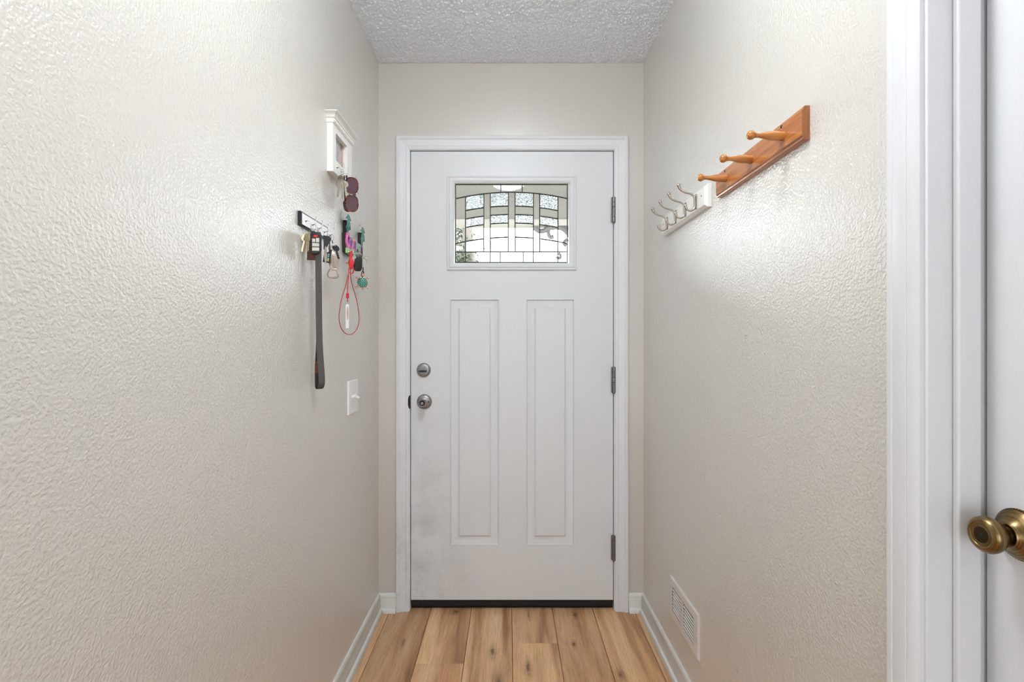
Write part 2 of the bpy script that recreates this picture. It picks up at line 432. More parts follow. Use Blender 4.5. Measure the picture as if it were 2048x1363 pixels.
def floor_mat():
    k = NT('oak_vinyl_plank')
    pos = k.n('NewGeometry').outputs['Position']
    oi = k.n('ObjectInfo')
    off = k.n('CombineXYZ', None, X=k.math('MULTIPLY', oi.outputs['Random'], 37.0), Y=k.math('MULTIPLY', oi.outputs['Random'], 91.0), Z=0.0)
    p = k.n('VectorMath', {'operation': 'ADD'}); k.put(p.inputs[0], pos); k.put(p.inputs[1], off)
    # knots
    mk = k.n('Mapping', None, Vector=p, Scale=(6.0, 2.2, 1.0))
    vo = k.n('TexVoronoi', None, Vector=mk, Scale=1.0, Randomness=1.0)
    kn = k.ramp(vo.outputs['Distance'], [(0.0, (1, 1, 1)), (0.06, (0.6, 0.6, 0.6)), (0.16, (0.22, 0.22, 0.22)), (0.36, (0, 0, 0))])
    sel = k.n('SeparateColor'); k.put(sel.inputs[0], vo.outputs['Color'])
    on = k.math('GREATER_THAN', sel.outputs[0], 0.35)
    knot = k.math('MULTIPLY', kn.outputs[0], on)
    # grain, bent around the knots
    bend = k.n('CombineXYZ', None, X=k.math('MULTIPLY', knot, 0.018), Y=0.0, Z=0.0)
    pb = k.n('VectorMath', {'operation': 'ADD'}); k.put(pb.inputs[0], p); k.put(pb.inputs[1], bend)
    m1 = k.n('Mapping', None, Vector=pb, Scale=(95, 5.0, 1))
    g1 = k.n('TexNoise', None, Vector=m1, Scale=1.6, Detail=8.0, Roughness=0.62, Distortion=0.9)
    m2 = k.n('Mapping', None, Vector=pb, Scale=(11, 0.8, 1))
    g2 = k.n('TexNoise', None, Vector=m2, Scale=1.2, Detail=3.0, Roughness=0.5, Distortion=0.8)
    m3 = k.n('Mapping', None, Vector=pb, Scale=(260, 9.0, 1))
    g3 = k.n('TexNoise', None, Vector=m3, Scale=1.0, Detail=5.0, Roughness=0.7)
    broad = k.ramp(g2, [(0.30, srgb(168, 130, 98)), (0.46, srgb(222, 184, 146)), (0.58, srgb(238, 206, 170)), (0.74, srgb(248, 226, 196))])
    fine = k.ramp(g1, [(0.30, srgb(176, 170, 164)), (0.55, srgb(252, 250, 247))])
    c = k.mix(0.42, broad.outputs[0], fine.outputs[0], 'MULTIPLY')
    pore = k.ramp(g3, [(0.34, srgb(190, 176, 160)), (0.46, (1, 1, 1))])
    c = k.mix(0.6, c, pore.outputs[0], 'MULTIPLY')
    c = k.mix(k.math('MULTIPLY', knot, 0.85), c, srgb(70, 48, 34))
    # the large knots of the boards by the door
    nk = k.n('TexNoise', None, Vector=pos, Scale=45.0, Detail=3.0)
    tot = None
    for (px, py, rx, ry) in ((985, 1302, 0.026, 0.075), (1056, 1335, 0.022, 0.085), (1241, 1349, 0.022, 0.045), (1150, 1229, 0.020, 0.05), (1148, 1288, 0.016, 0.04), (912, 1222, 0.028, 0.05), (806, 1285, 0.012, 0.05), (1057, 1228, 0.008, 0.07)):
        Yk = H * FPX / (py - VY); Xk = (px - VX) * Yk / FPX
        d = k.n('VectorMath', {'operation': 'SUBTRACT'}); k.put(d.inputs[0], pos); d.inputs[1].default_value = (Xk, Yk, 0)
        e = k.n('VectorMath', {'operation': 'MULTIPLY'}); k.put(e.inputs[0], d.outputs[0]); e.inputs[1].default_value = (1 / rx, 1 / ry, 0)
        ln = k.n('VectorMath', {'operation': 'LENGTH'}); k.put(ln.inputs[0], e.outputs[0])
        tot = ln.outputs['Value'] if tot is None else k.math('MINIMUM', tot, ln.outputs['Value']).outputs[0]
    kd = k.math('ADD', tot, k.math('MULTIPLY', k.math('SUBTRACT', nk, 0.5), 0.9))
    kf = k.ramp(kd, [(0.10, (0.85, 0.85, 0.85)), (0.32, (0.42, 0.42, 0.42)), (0.62, (0.20, 0.20, 0.20)), (1.0, (0, 0, 0))])
    c = k.mix(kf.outputs[0], c, srgb(92, 64, 46))
    c = k.mix(1.0, c, oi.outputs['Color'], 'MULTIPLY')
    c = k.mix(1.0, c, (1.0, 0.92, 0.83, 1), 'MULTIPLY')
    k.set(Base_Color=c.outputs[0], Roughness=0.42, Specular_IOR_Level=0.4, Normal=k.bump(g1, 0.12, 0.0008).outputs[0])
    return k.m
M_FLOOR = floor_mat()

def glass(name, rough=0.0, bump=None):
    k = NT(name)
    k.set(Base_Color=(0.97, 0.985, 0.99, 1) if not bump else (0.80, 0.88, 0.94, 1), Roughness=rough, IOR=1.45, Transmission_Weight=1.0)
    if bump:
        pos = k.n('NewGeometry').outputs['Position']
        mp = k.n('Mapping', None, Vector=pos, Scale=bump[0])
        n = k.n('TexNoise', None, Vector=mp, Scale=1.0, Detail=2.0, Distortion=1.2)
        k.set(Normal=k.bump(n, bump[1], bump[2]).outputs[0])
        # dark lines painted into the glass colour in place of refracted dark porch
        rd = k.ramp(n, [(0.40, (0.86, 0.93, 0.98)), (0.455, bump[3]), (0.50, bump[3]), (0.545, (0.86, 0.93, 0.98))])
        k.set(Base_Color=rd.outputs[0])
    return k.m
def thin_glass(name):
    k = NT(name)
    tr = k.n('BsdfTransparent', None, Color=(0.97, 0.985, 0.99, 1)); gl = k.n('BsdfGlossy', None, Roughness=0.02)
    fr = k.n('Fresnel', None, IOR=1.45); mx = k.n('MixShader')
    k.put(mx.inputs[0], fr); k.put(mx.inputs[1], tr); k.put(mx.inputs[2], gl)
    out = [n for n in k.t.nodes if n.type == 'OUTPUT_MATERIAL'][0]
    k.put(out.inputs['Surface'], mx)
    return k.m
M_GLASS = thin_glass('clear_glass')
M_WAVE = glass('rippled_glass', 0.06, ((120, 1, 330), 1.0, 0.0042, (0.03, 0.04, 0.045)))
M_SEED = glass('granite_glass', 0.10, ((150, 1, 420), 0.8, 0.0030, (0.08, 0.10, 0.12)))
M_FRAMEGLASS = plain('photo_print', srgb(190, 186, 186), 0.12)

def emis(name, col, strength):
    k = NT(name); k.set(Base_Color=col, Emission_Color=col, Emission_Strength=strength, Roughness=0.4)
    return k.m

# ------------------------------------------------------------------ room shell
def struct(o, label, cat): return mark(o, label, cat, None, 'structure')
WT = 0.115
DX0, DX1, DZ0, DZ1 = -0.441, 0.473, 0.0455, 2.072          # entry door slab
D2A, D2B, D2Z = -0.045, 0.727, 2.045                        # side door opening along the right wall
def wall_obj(name, mb, label, mat=None): return struct(mb.build(name, mat or M_WALL, smooth=0), label, 'wall')
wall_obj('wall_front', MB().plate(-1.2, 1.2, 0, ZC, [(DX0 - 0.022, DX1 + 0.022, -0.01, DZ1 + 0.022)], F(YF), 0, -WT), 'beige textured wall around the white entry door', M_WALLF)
wall_obj('wall_left', MB().box(XL - WT, XL, -0.9, YF, 0, ZC), 'long beige textured wall carrying the key racks')
HOLES_R = [(D2A - 0.02, D2B + 0.02, -0.01, D2Z + 0.02), (1.632, 1.85, 0.222, 0.316)]
wall_obj('wall_right', MB().plate(-0.9, YF, 0, ZC, HOLES_R, mR, 0, -WT), 'beige textured wall carrying the coat racks and vent', M_WALLR)
# living room behind the camera
wall_obj('wall_return_left', MB().box(-3.3, XL, -0.9, -0.9 + WT, 0, ZC), 'beige wall returning to the living room beside the key rack wall')
wall_obj('wall_return_right', MB().box(XR, 3.1, -0.9, -0.9 + WT, 0, ZC), 'beige wall returning to the living room beside the coat rack wall')
wall_obj('wall_room_left', MB().box(-3.3 - WT, -3.3, -2.8, -0.8, 0, ZC), 'beige living room side wall away from the coat racks')
wall_obj('wall_room_right', MB().box(3.1, 3.1 + WT, -2.8, -0.8, 0, ZC), 'beige living room side wall behind the closet')
wall_obj('wall_rear', MB().plate(-3.4, 3.2, 0, ZC, [(wx - 0.65, wx + 0.65, 0.06, 2.06) for wx in (-2.1, -0.1, 1.9)], lambda u, v, w: (u, -2.8 - w, v), 0, WT), 'living room wall with three windows opposite the entry door')
# unseen box of walls added behind the side door to keep its gap dark
wall_obj('wall_closet', MB().box(1.55, 1.6, -0.3, 1.1, 0, ZC), 'closet end wall behind the side door')
wall_obj('wall_closet_side', MB().box(XR + WT, 1.6, 1.05, 1.1, 0, ZC).box(XR + WT, 1.6, -0.35, -0.3, 0, ZC), 'closet side walls behind the side door')

# ceiling: popcorn relief as real geometry over the entry
def popcorn():
    rng = np.random.default_rng(4)
    x0, x1, y0, y1, st = XL, XR, 1.02, YF, 0.0026
    nx = int((x1 - x0) / st); ny = int((y1 - y0) / st)
    h = np.zeros((ny + 1, nx + 1))
    for i in range(21000):
        cx = rng.uniform(0, nx); cy = rng.uniform(0, ny); r = rng.uniform(1.0, 1.9); a = rng.uniform(0.0025, 0.0062)
        ex = rng.uniform(0.7, 1.5)
        i0, i1 = int(max(0, cx - 5)), int(min(nx, cx + 5)); j0, j1 = int(max(0, cy - 5)), int(min(ny, cy + 5))
        jj, ii = np.mgrid[j0:j1 + 1, i0:i1 + 1]
        g = a * np.exp(-(((ii - cx) / (r * ex)) ** 2 + ((jj - cy) / r * ex) ** 2))
        h[j0:j1 + 1, i0:i1 + 1] = np.maximum(h[j0:j1 + 1, i0:i1 + 1], g)
    jj, ii = np.mgrid[0:ny + 1, 0:nx + 1]
    vx = x0 + (x1 - x0) * ii / nx; vy = y0 + (y1 - y0) * jj / ny
    vs = np.stack([vx, vy, ZC - h], -1).reshape(-1, 3)
    idx = (jj * (nx + 1) + ii)
    q = np.stack([idx[:-1, :-1], idx[1:, :-1], idx[1:, 1:], idx[:-1, 1:]], -1).reshape(-1, 4)
    mb = MB(); mb.v = [tuple(p) for p in vs.tolist()]; mb.f = [tuple(p) for p in q.tolist()]
    n = len(mb.v)
    mb.add([(-3.5, -3.0, ZC), (3.3, -3.0, ZC), (3.3, y0, ZC), (-3.5, y0, ZC), (-3.5, YF + 0.1, ZC), (x0, y0, ZC), (x0, YF + 0.1, ZC), (x1, y0, ZC), (3.3, YF + 0.1, ZC), (x1, YF + 0.1, ZC)],
           [(0, 3, 2, 1), (3, 4, 6, 5), (7, 9, 8, 2)])
    mb.box(-3.5, 3.3, -3.0, YF + WT, ZC + 0.012, ZC + 0.12)
    return mb.build('ceiling', M_CEIL, smooth=60, recalc=False)
struct(popcorn(), 'white popcorn textured ceiling above the entry hall', 'ceiling')

# floor of separate planks
fl = MB().box(-3.5, 3.3, -3.0, YF + WT, -0.1, -0.006).build('floor', M_DARKGAP, smooth=0)
struct(fl, 'oak look plank floor of the entry hall', 'floor')
PW = 0.1835; GX0 = -0.5355
rng = random.Random(11)
TINT = {(0, 0): (0.70, 0.64, 0.60), (1, 0): (1.06, 1.02, 0.97), (1, 1): (0.90, 0.80, 0.72), (2, 0): (0.98, 0.94, 0.90), (3, 0): (0.92, 0.88, 0.86),
        (3, 1): (1.06, 1.02, 0.96), (4, 0): (0.82, 0.75, 0.70), (5, 0): (1.0, 0.95, 0.89), (6, 0): (0.84, 0.76, 0.70), (-1, 0): (0.92, 0.86, 0.80)}
CUT = {-1: 1.05, 0: 1.55, 1: 1.887, 2: 1.30, 3: 2.0155, 4: 1.10, 5: 1.62, 6: 0.9}
for c in range(-15, 20):
    x0, x1 = GX0 + PW * c, GX0 + PW * (c + 1)
    inhall = x1 > XL and x0 < XR
    if not inhall and not (-3.3 < x1 and x0 < 3.1): continue
    yt = YF + 0.03 if inhall else -0.9
    a, b = max(x0, XL if inhall else -3.3), min(x1, XR if inhall else 3.1)
    cuts = [yt]; y = CUT.get(c, -0.9 - rng.uniform(0.2, 1.2)); 
    while y > -2.8: cuts.append(y); y -= 1.22
    cuts.append(-2.8)
    for i in range(len(cuts) - 1):
        if not inhall or True:
            g, ch = 0.0008, 0.0014
            X0, X1, Y0, Y1 = a + g, b - g, cuts[i + 1] + g, cuts[i] - g
            if X1 - X0 < 0.004: continue
            pl = MB().add([(X0, Y0, -0.006), (X1, Y0, -0.006), (X1, Y1, -0.006), (X0, Y1, -0.006), (X0, Y0, -ch), (X1, Y0, -ch), (X1, Y1, -ch), (X0, Y1, -ch),
                           (X0 + ch, Y0 + ch, 0), (X1 - ch, Y0 + ch, 0), (X1 - ch, Y1 - ch, 0), (X0 + ch, Y1 - ch, 0)],
                          [(0, 3, 2, 1), (0, 1, 5, 4), (1, 2, 6, 5), (2, 3, 7, 6), (3, 0, 4, 7), (4, 5, 9, 8), (5, 6, 10, 9), (6, 7, 11, 10), (7, 4, 8, 11), (8, 9, 10, 11)]).build('plank', M_FLOOR, fl, smooth=0)
            t = TINT.get((c, i)) or tuple(rng.uniform(0.82, 1.04) * q for q in (1, 0.95, 0.9))
            pl.color = (*t, 1)

# ------------------------------------------------------------------ baseboards with shoe moulding
BP = [(0, 0), (0, 0.014), (0.052, 0.014), (0.058, 0.0115), (0.064, 0.0105), (0.068, 0.0115), (0.072, 0.010), (0.077, 0.006), (0.080, 0.004), (0.080, 0)]
def shoe_prof(w0): return [(0, w0), (0, w0 + 0.013)] + [(0.019 * math.sin(q), w0 + 0.013 * math.cos(q)) for q in (0.35, 0.7, 1.05, 1.35)] + [(0.019, w0)]
def baseboard(name, a, b, label):
    # a, b: functions (height, outward offset) -> point at the two ends
    o = MB().sweep(BP, a, b).build(name, M_BASE, smooth=50)
    struct(o, label, 'baseboard')
    MB().sweep(shoe_prof(0.014), a, b).build('shoe_moulding', M_BASE, o, smooth=50)
    return o
EPS = 0.0006
baseboard('baseboard_left', lambda t, w: (XL + w, YF - w, t), lambda t, w: (XL + w, -0.9, t), 'white baseboard along the key rack wall')
baseboard('baseboard_right', lambda t, w: (XR - w, YF - w, t), lambda t, w: (XR - w, 0.792, t), 'white baseboard below the wall vent')
baseboard('baseboard_front_left', lambda t, w: (XL + w + EPS, YF - w, t), lambda t, w: (-0.506, YF - w, t), 'short white baseboard between key rack wall and door casing')
baseboard('baseboard_front_right', lambda t, w: (0.540, YF - w, t), lambda t, w: (XR - w - EPS, YF - w, t), 'short white baseboard between door casing and vent wall')

# ------------------------------------------------------------------ entry door casing, jamb, threshold
CP = [(0, 0), (0, 0.015), (0.003, 0.0175), (0.012, 0.018), (0.0155, 0.016), (0.0185, 0.0125), (0.023, 0.0115), (0.034, 0.0105), (0.043, 0.009), (0.046, 0.0105), (0.052, 0.010), (0.0555, 0.008), (0.0595, 0.007), (0.0595, 0)]
t1 = thing('trim_1', (0.017, YF, 0), 'white moulded casing framing the entry door', 'trim', None, 'structure')
OL, OR, OT = -0.5055, 0.5385, 2.137
m = F(YF)
MB().sweep(CP, lambda t, w: m(OL + t, 0, w), lambda t, w: m(OL + t, OT - t, w)).build('casing_leg', M_CASE, t1, smooth=30)
MB().sweep(CP, lambda t, w: m(OR - t, 0, w), lambda t, w: m(OR - t, OT - t, w)).build('casing_leg', M_CASE, t1, smooth=30)
MB().sweep(CP, lambda t, w: m(OL + t, OT - t, w), lambda t, w: m(OR - t, OT - t, w)).build('casing_head', M_CASE, t1, smooth=30)
JI = 0.003
for sgn, xa in ((-1, DX0 - JI), (1, DX1 + JI)):
    xb = xa + sgn * 0.019
    MB().box(min(xa, xb), max(xa, xb), YF - 0.0015, YF + WT, 0, DZ1 + JI + 0.019).build('jamb', M_TRIM, t1, bevel=0.001)
    xs = xa - sgn * 0.012
    MB().box(min(xa, xs), max(xa, xs), YF + 0.052, YF + 0.085, 0, DZ1 + JI).build('door_stop', M_TRIM, t1, bevel=0.001)
MB().box(DX0 - JI, DX1 + JI, YF - 0.0015, YF + WT, DZ1 + JI, DZ1 + JI + 0.019).build('jamb_head', M_TRIM, t1, bevel=0.001)
MB().box(DX0 - JI, DX1 + JI, YF + 0.052, YF + 0.085, DZ1 - 0.010, DZ1 + JI).build('door_stop', M_TRIM, t1, bevel=0.001)
struct(MB().box(DX0 - 0.019, DX1 + 0.019, YF + 0.031, YF + WT + 0.05, -0.004, 0.012).build('threshold', M_BLACK, bevel=0.003), 'black metal threshold under the entry door', 'threshold')

# ------------------------------------------------------------------ entry door
YD = 2.2625                                     # front face of the slab
d1 = thing('door_1', (0.016, YD + 0.02, 0.013), 'white entry door with leaded glass light and two tall panels', 'door', None, 'structure')
fd = F(YD)
def dpx(px, py, Y=YD): p = atY(px, py, Y); return p.x, p.z
lu0, lv1 = dpx(894, 352); lu1, lv0 = dpx(1152.5, 540)
panels = []
for a, b in ((899.5, 998.5), (1052, 1149)):
    u0, v1 = dpx(a, 597.5); u1, v0 = dpx(b, 1090); panels.append((u0, u1, v0, v1))
MB().plate(DX0, DX1, DZ0, DZ1, [(lu0 + 0.006, lu1 - 0.006, lv0 + 0.006, lv1 - 0.006)] + panels, fd, 0, -0.044).build('door_slab', M_DOOR, d1, smooth=0)
PP = [(0, -0.040), (0, 0), (0.0012, 0.0016), (0.0034, 0.0016), (0.0050, -0.0020), (0.0062, -0.0050), (0.009, -0.0050), (0.014, -0.0066), (0.022, -0.0082), (0.030, -0.0086), (0.037, -0.0080), (0.0410, -0.0056), (0.0435, -0.0026), (0.045, -0.0014)]
for p in panels: MB().ring(*p, PP, fd, cap=True).build('door_panel', M_DOOR, d1, smooth=25)
LP = [(0, -0.001), (0, 0.006), (0.002, 0.0085), (0.006, 0.009), (0.0085, 0.0065), (0.0105, 0.006), (0.0125, 0.0095), (0.015, 0.0105), (0.022, 0.0100), (0.026, 0.0075), (0.028, 0.0070), (0.0305, 0.0035), (0.0325, 0.0030), (0.0325, -0.022), (0.008, -0.022), (0.008, -0.001)]
lf = MB().ring(lu0, lu1, lv0, lv1, LP, fd).build('light_frame', M_DOOR, d1, smooth=25)
MB().ring(lu0, lu1, lv0, lv1, [(0, -0.0445), (0, -0.054), (0.022, -0.052), (0.022, -0.026), (0.008, -0.026), (0.008, -0.0445)], fd).build('light_frame', M_DOOR, d1, smooth=25)
# leaded glass, traced in the light and set at the glass plane
YG = YD + 0.0135
fg = F(YG)
def gz(X, Y): return 880 + X / 5.928, 330 + Y / 5.928
def gp(X, Y):
    px, py = gz(X, Y); p = atY(px, py, YG); return (p.x, p.z)
XS = [180, 302, 520, 597, 810, 890, 1107, 1182, 1398, 1512]
TOP, MID, BOT = 226, 1030, 1153
def cv(c): return lambda x: c + 1.76e-4 * (x - 850) ** 2
flat = lambda y: (lambda x: y)
A0, C1, C2, C3, C4 = cv(322), cv(486), cv(586), cv(686), cv(853)
def pane(xa, xb, top, bot, mat, cham=0.0):
    xs = [xa + (xb - xa) * i / 6 for i in range(7)]
    poly = [gp(x, top(x)) for x in xs] + [gp(x, bot(x)) for x in reversed(xs)]
    MB().prism(poly, fg, -0.004, 0.0, cham).build('pane', mat, d1, smooth=20)
for a, b in ((XS[0], 722), (722, 975), (975, XS[9])): pane(a, b, flat(TOP), A0, M_GLASS, 0.002)
for i in (1, 3, 5, 7):
    for top, bot, mat in ((A0, C1, M_WAVE), (C1, C2, M_GLASS), (C2, C3, M_WAVE), (C3, C4, M_GLASS), (C4, flat(MID), M_SEED)):
        pane(XS[i], XS[i + 1], top, bot, mat, 0.0 if mat != M_GLASS else 0.002)
for i in (2, 4, 6): pane(XS[i], XS[i + 1], A0, flat(MID), M_GLASS, 0.002)
for i in (0, 8):
    pane(XS[i], XS[i + 1], A0, C4, M_GLASS, 0.002); pane(XS[i], XS[i + 1], C4, flat(MID), M_GLASS, 0.002)
BX = [XS[0], 302, 597, 716, 985, 1107, 1398, XS[9]]
for a, b in zip(BX, BX[1:]): pane(a, b, flat(MID), flat(BOT), M_GLASS, 0.002)
def came(pts, r=0.0028):
    MB().tube([fg(u, v, 0.0005) for u, v in pts], r, 6).build('came', M_CAME, d1, smooth=60)
def cline(fn, xa, xb, n=13): came([gp(xa + (xb - xa) * i / (n - 1), fn(xa + (xb - xa) * i / (n - 1))) for i in range(n)])
cline(A0, XS[0], XS[9], 33)
for i in (1, 3, 5, 7):
    for c in (C1, C2, C3): cline(c, XS[i], XS[i + 1], 7)
for i in (0, 1, 3, 5, 7, 8): cline(C4, XS[i], XS[i + 1], 7)
cline(flat(MID), XS[0], XS[9], 2); cline(flat(BOT), XS[0], XS[9], 2); cline(flat(TOP + 4), XS[0], XS[9], 2)
for x in XS[1:9]: came([gp(x, A0(x)), gp(x, MID)])
for x in (722, 975): came([gp(x, TOP), gp(x, A0(x))])
for x in BX[1:-1]: came([gp(x, MID), gp(x, BOT)])
for x in (XS[0] + 5, XS[9] - 3): came([gp(x, TOP), gp(x, BOT)])

# deadbolt and knob
c = atY(847.5, 739.5, YD)
db = MB().lathe(c, (0, -1, 0), [(0, 0.0318), (0.004, 0.0318), (0.0075, 0.0300), (0.011, 0.0265), (0.013, 0.0215), (0.0135, 0.0)], 48).build('deadbolt', M_NICKEL, d1)
MB().lathe(c + Vector((0, -0.0132, -0.001)), (0, -1, 0), [(0, 0.0175), (0.003, 0.0168), (0.0035, 0)], 40).build('turn_collar', M_HINGE, db)
ell = [(c.x - 0.001 + 0.0185 * math.cos(q), c.z - 0.004 + 0.0046 * math.sin(q)) for q in (2 * math.pi * k / 24 for k in range(24))]
MB().prism(ell, F(c.y - 0.0165), 0.0, 0.014, 0.002).build('thumb_turn', M_DARKSTEEL, db)
c = atY(848.8, 802.8, YD)
kb = MB().lathe(c, (0, -1, 0), [(0, 0.0340), (0.003, 0.0340), (0.006, 0.0326), (0.010, 0.0285), (0.0125, 0.0230), (0.0140, 0.0160), (0.016, 0.0125), (0.030, 0.0115), (0.036, 0.0130), (0.042, 0.0155), (0.050, 0.0172), (0.057, 0.0172), (0.061, 0.0160), (0.063, 0.0140), (0.0625, 0.0128), (0.0585, 0.0122), (0.0580, 0.0)], 48).build('door_knob', M_NICKEL, d1)
MB().lathe(c + Vector((0, -0.0579, 0)), (0, -1, 0), [(0, 0.0121), (0.0006, 0.0121), (0.0006, 0)], 32).build('knob_recess', M_HOLE, kb)
MB().lathe(c + Vector((0, -0.0585, 0)), (0, -1, 0), [(0, 0.0076), (0.004, 0.0076), (0.005, 0.0068), (0.0052, 0)], 28).build('turn_button', M_HINGE, kb)
MB().lathe(c + Vector((0.0205, -0.0118, 0.001)), (0.3, -1, 0), [(0, 0.0026), (0.0022, 0.0026), (0.0022, 0)], 16).build('pin_hole', M_HOLE, kb)
# latch recess chipped into the jamb edge
c = atY(820.2, 803.5, YF - 0.003)
half = [(c.x + 0.0012, c.z - 0.031)] + [(c.x + 0.0012 - 0.0105 * math.cos(q), c.z + 0.031 * math.sin(q)) for q in (-1.3 + 2.6 * k / 12 for k in range(13))] + [(c.x + 0.0012, c.z + 0.031)]
MB().prism(half, F(YF - 0.0085), -0.003, 0.0006).build('strike_plate', M_BLACK, d1)
# hinges
for (ya, yb) in ((394, 444), (733.5, 785), (1070.5, 1120)):
    ca = atY(1227.6, (ya + yb) / 2, YF - 0.008); hh = (yb - ya) * (YF - 0.008) / FPX
    hg = MB().box(ca.x - 0.011, ca.x + 0.006, YF - 0.0045, YF - 0.0012, ca.z - hh / 2, ca.z + hh / 2).build('hinge', M_HINGE, d1, bevel=0.0006)
    for k in range(5):
        z0 = ca.z - hh / 2 + hh * k / 5
        MB().lathe((ca.x, ca.y, z0 + 0.0004), (0, 0, 1), [(0, 0.0072), (0.0006, 0.0078), (hh / 5 - 0.0014, 0.0078), (hh / 5 - 0.0008, 0.0072)], 20).build('hinge_knuckle', M_HINGE, hg)
    MB().lathe((ca.x, ca.y, ca.z - hh / 2 - 0.006), (0, 0, 1), [(0, 0.001), (0.001, 0.004), (0.0055, 0.005), (0.006, 0.004)], 16).build('hinge_pin', M_HINGE, hg)
# sweep
MB().box(DX0 + 0.001, DX1 - 0.001, YD + 0.006, YD + 0.040, 0.0135, DZ0).build('door_sweep', M_BLACK, d1, bevel=0.002)

# ------------------------------------------------------------------ side door, casing, jamb, knob
t2 = thing('trim_2', (XR, 0.34, 0), 'white moulded casing and jamb of the side door', 'trim', None, 'structure')
CP2 = [(0, 0), (0, 0.015), (0.003, 0.0178), (0.012, 0.018), (0.0135, 0.0168), (0.015, 0.0172), (0.036, 0.0150), (0.0372, 0.0138), (0.039, 0.0146), (0.046, 0.0138), (0.051, 0.0105), (0.054, 0.0080), (0.054, 0)]
oF, oN, oT = 0.786, -0.104, 2.105
MB().sweep(CP2, lambda t, w: mR(oF - t, 0, w), lambda t, w: mR(oF - t, oT - t, w)).build('casing_leg', M_TRIM, t2, smooth=30)
MB().sweep(CP2, lambda t, w: mR(oN + t, 0, w), lambda t, w: mR(oN + t, oT - t, w)).build('casing_leg', M_TRIM, t2, smooth=30)
MB().sweep(CP2, lambda t, w: mR(oF - t, oT - t, w), lambda t, w: mR(oN + t, oT - t, w)).build('casing_head', M_TRIM, t2, smooth=30)
MB().box(XR - 0.0015, XR + WT + 0.001, D2B, D2B + 0.0195, 0, D2Z + 0.0195).build('jamb', M_TRIM, t2, bevel=0.002)
MB().box(XR - 0.0015, XR + WT + 0.001, D2A - 0.0195, D2A, 0, D2Z + 0.0195).build('jamb', M_TRIM, t2, bevel=0.002)
MB().box(XR - 0.0015, XR + WT + 0.001, D2A, D2B, D2Z, D2Z + 0.0195).build('jamb_head', M_TRIM, t2, bevel=0.002)
MB().box(0.6445, 0.6785, D2B - 0.011, D2B, 0, D2Z).build('door_stop', M_TRIM, t2, bevel=0.003, seg=3)
MB().box(0.6445, 0.6785, D2A, D2A + 0.011, 0, D2Z).build('door_stop', M_TRIM, t2, bevel=0.003, seg=3)
MB().box(0.6445, 0.6785, D2A + 0.011, D2B - 0.011, D2Z - 0.011, D2Z).build('door_stop', M_TRIM, t2, bevel=0.003, seg=3)
XD2 = 0.690
d2 = thing('door_2', (XD2 + 0.017, 0.34, 0.012), 'white side door with an antique brass knob', 'door', None, 'structure')
MB().box(XD2, XD2 + 0.035, D2A + 0.003, 0.722, 0.012, D2Z - 0.003).build('door_slab', M_DOOR2, d2, bevel=0.0015)
MB().box(XD2 + 0.035, XD2 + 0.037, D2A + 0.003, 0.722, 0.012, D2Z - 0.003).build('door_skin', M_DOOR2, d2)
kc = Vector((XD2, 0.6725, 0.9563))
prof = [(0, 0.0332), (0.0035, 0.0335), (0.0045, 0.0325), (0.006, 0.0325), (0.009, 0.0300), (0.0125, 0.0255), (0.016, 0.0205), (0.0205, 0.0172), (0.0225, 0.0160), (0.0228, 0.0128)]
kn = MB().lathe(kc, (-1, 0, 0), prof, 64).build('door_knob', M_BRASS, d2)
MB().lathe(kc, (-1, 0, 0), [(0.021, 0.0122), (0.032, 0.0116)], 40).build('knob_neck', M_BRASSD, kn)
MB().lathe(kc, (-1, 0, 0), [(0.028, 0.0122), (0.0285, 0.0145), (0.031, 0.0160), (0.0345, 0.0190), (0.039, 0.0222), (0.0435, 0.0240), (0.0475, 0.0244), (0.051, 0.0236), (0.0540, 0.0216), (0.0560, 0.0190), (0.0566, 0.0172), (0.0560, 0.0156), (0.0548, 0.0146), (0.0538, 0.0)], 64).build('knob_head', M_BRASS, kn)
MB().lathe(kc, (-1, 0, 0), [(0.0535, 0.0142), (0.0545, 0.0136), (0.0546, 0.0)], 40).build('knob_cap', M_BRASSD, kn)
MB().lathe(kc, (-1, 0, 0), [(0.0542, 0.0022), (0.0549, 0.0020), (0.0549, 0.0)], 16).build('key_hole', M_HOLE, kn)
kr_ = MB()
for k in range(60):
    q = 2 * math.pi * k / 60
    kr_.obox(kc + Vector((-0.003, 0.0334 * math.cos(q), 0.0334 * math.sin(q))), (1, 0, 0), (0, math.cos(q), math.sin(q)), (0, -math.sin(q), math.cos(q)), 0.003, 0.0014, 0.0016)
kr_.build('knurled_edge', M_BRASS, kn, smooth=0)

# ------------------------------------------------------------------ unseen living-room windows added behind the camera for fill light
for i, wx in enumerate((-2.1, -0.1, 1.9)):
    w = thing('window_%d' % (i + 1), (wx, -2.8, 0.06), 'tall white framed living room window opposite the hall', 'window', 'living room windows', 'structure')
    MB().ring(wx - 0.70, wx + 0.70, 0.01, 2.11, [(0, 0), (0, 0.016), (0.05, 0.016), (0.05, 0)], lambda u, v, ww: (u, -2.8 + ww, v)).build('window_frame', M_TRIM, w, smooth=0)
    MB().box(wx - 0.65, wx + 0.65, -2.90, -2.894, 0.06, 2.06).build('pane', M_GLASS, w, smooth=0)
    MB().box(wx - 0.66, wx + 0.66, -2.85, -2.847, 0.05, 2.07).build('roller_blind', M_TRIM, w, smooth=0)  # opaque sheet added to keep sky light out of the unseen room

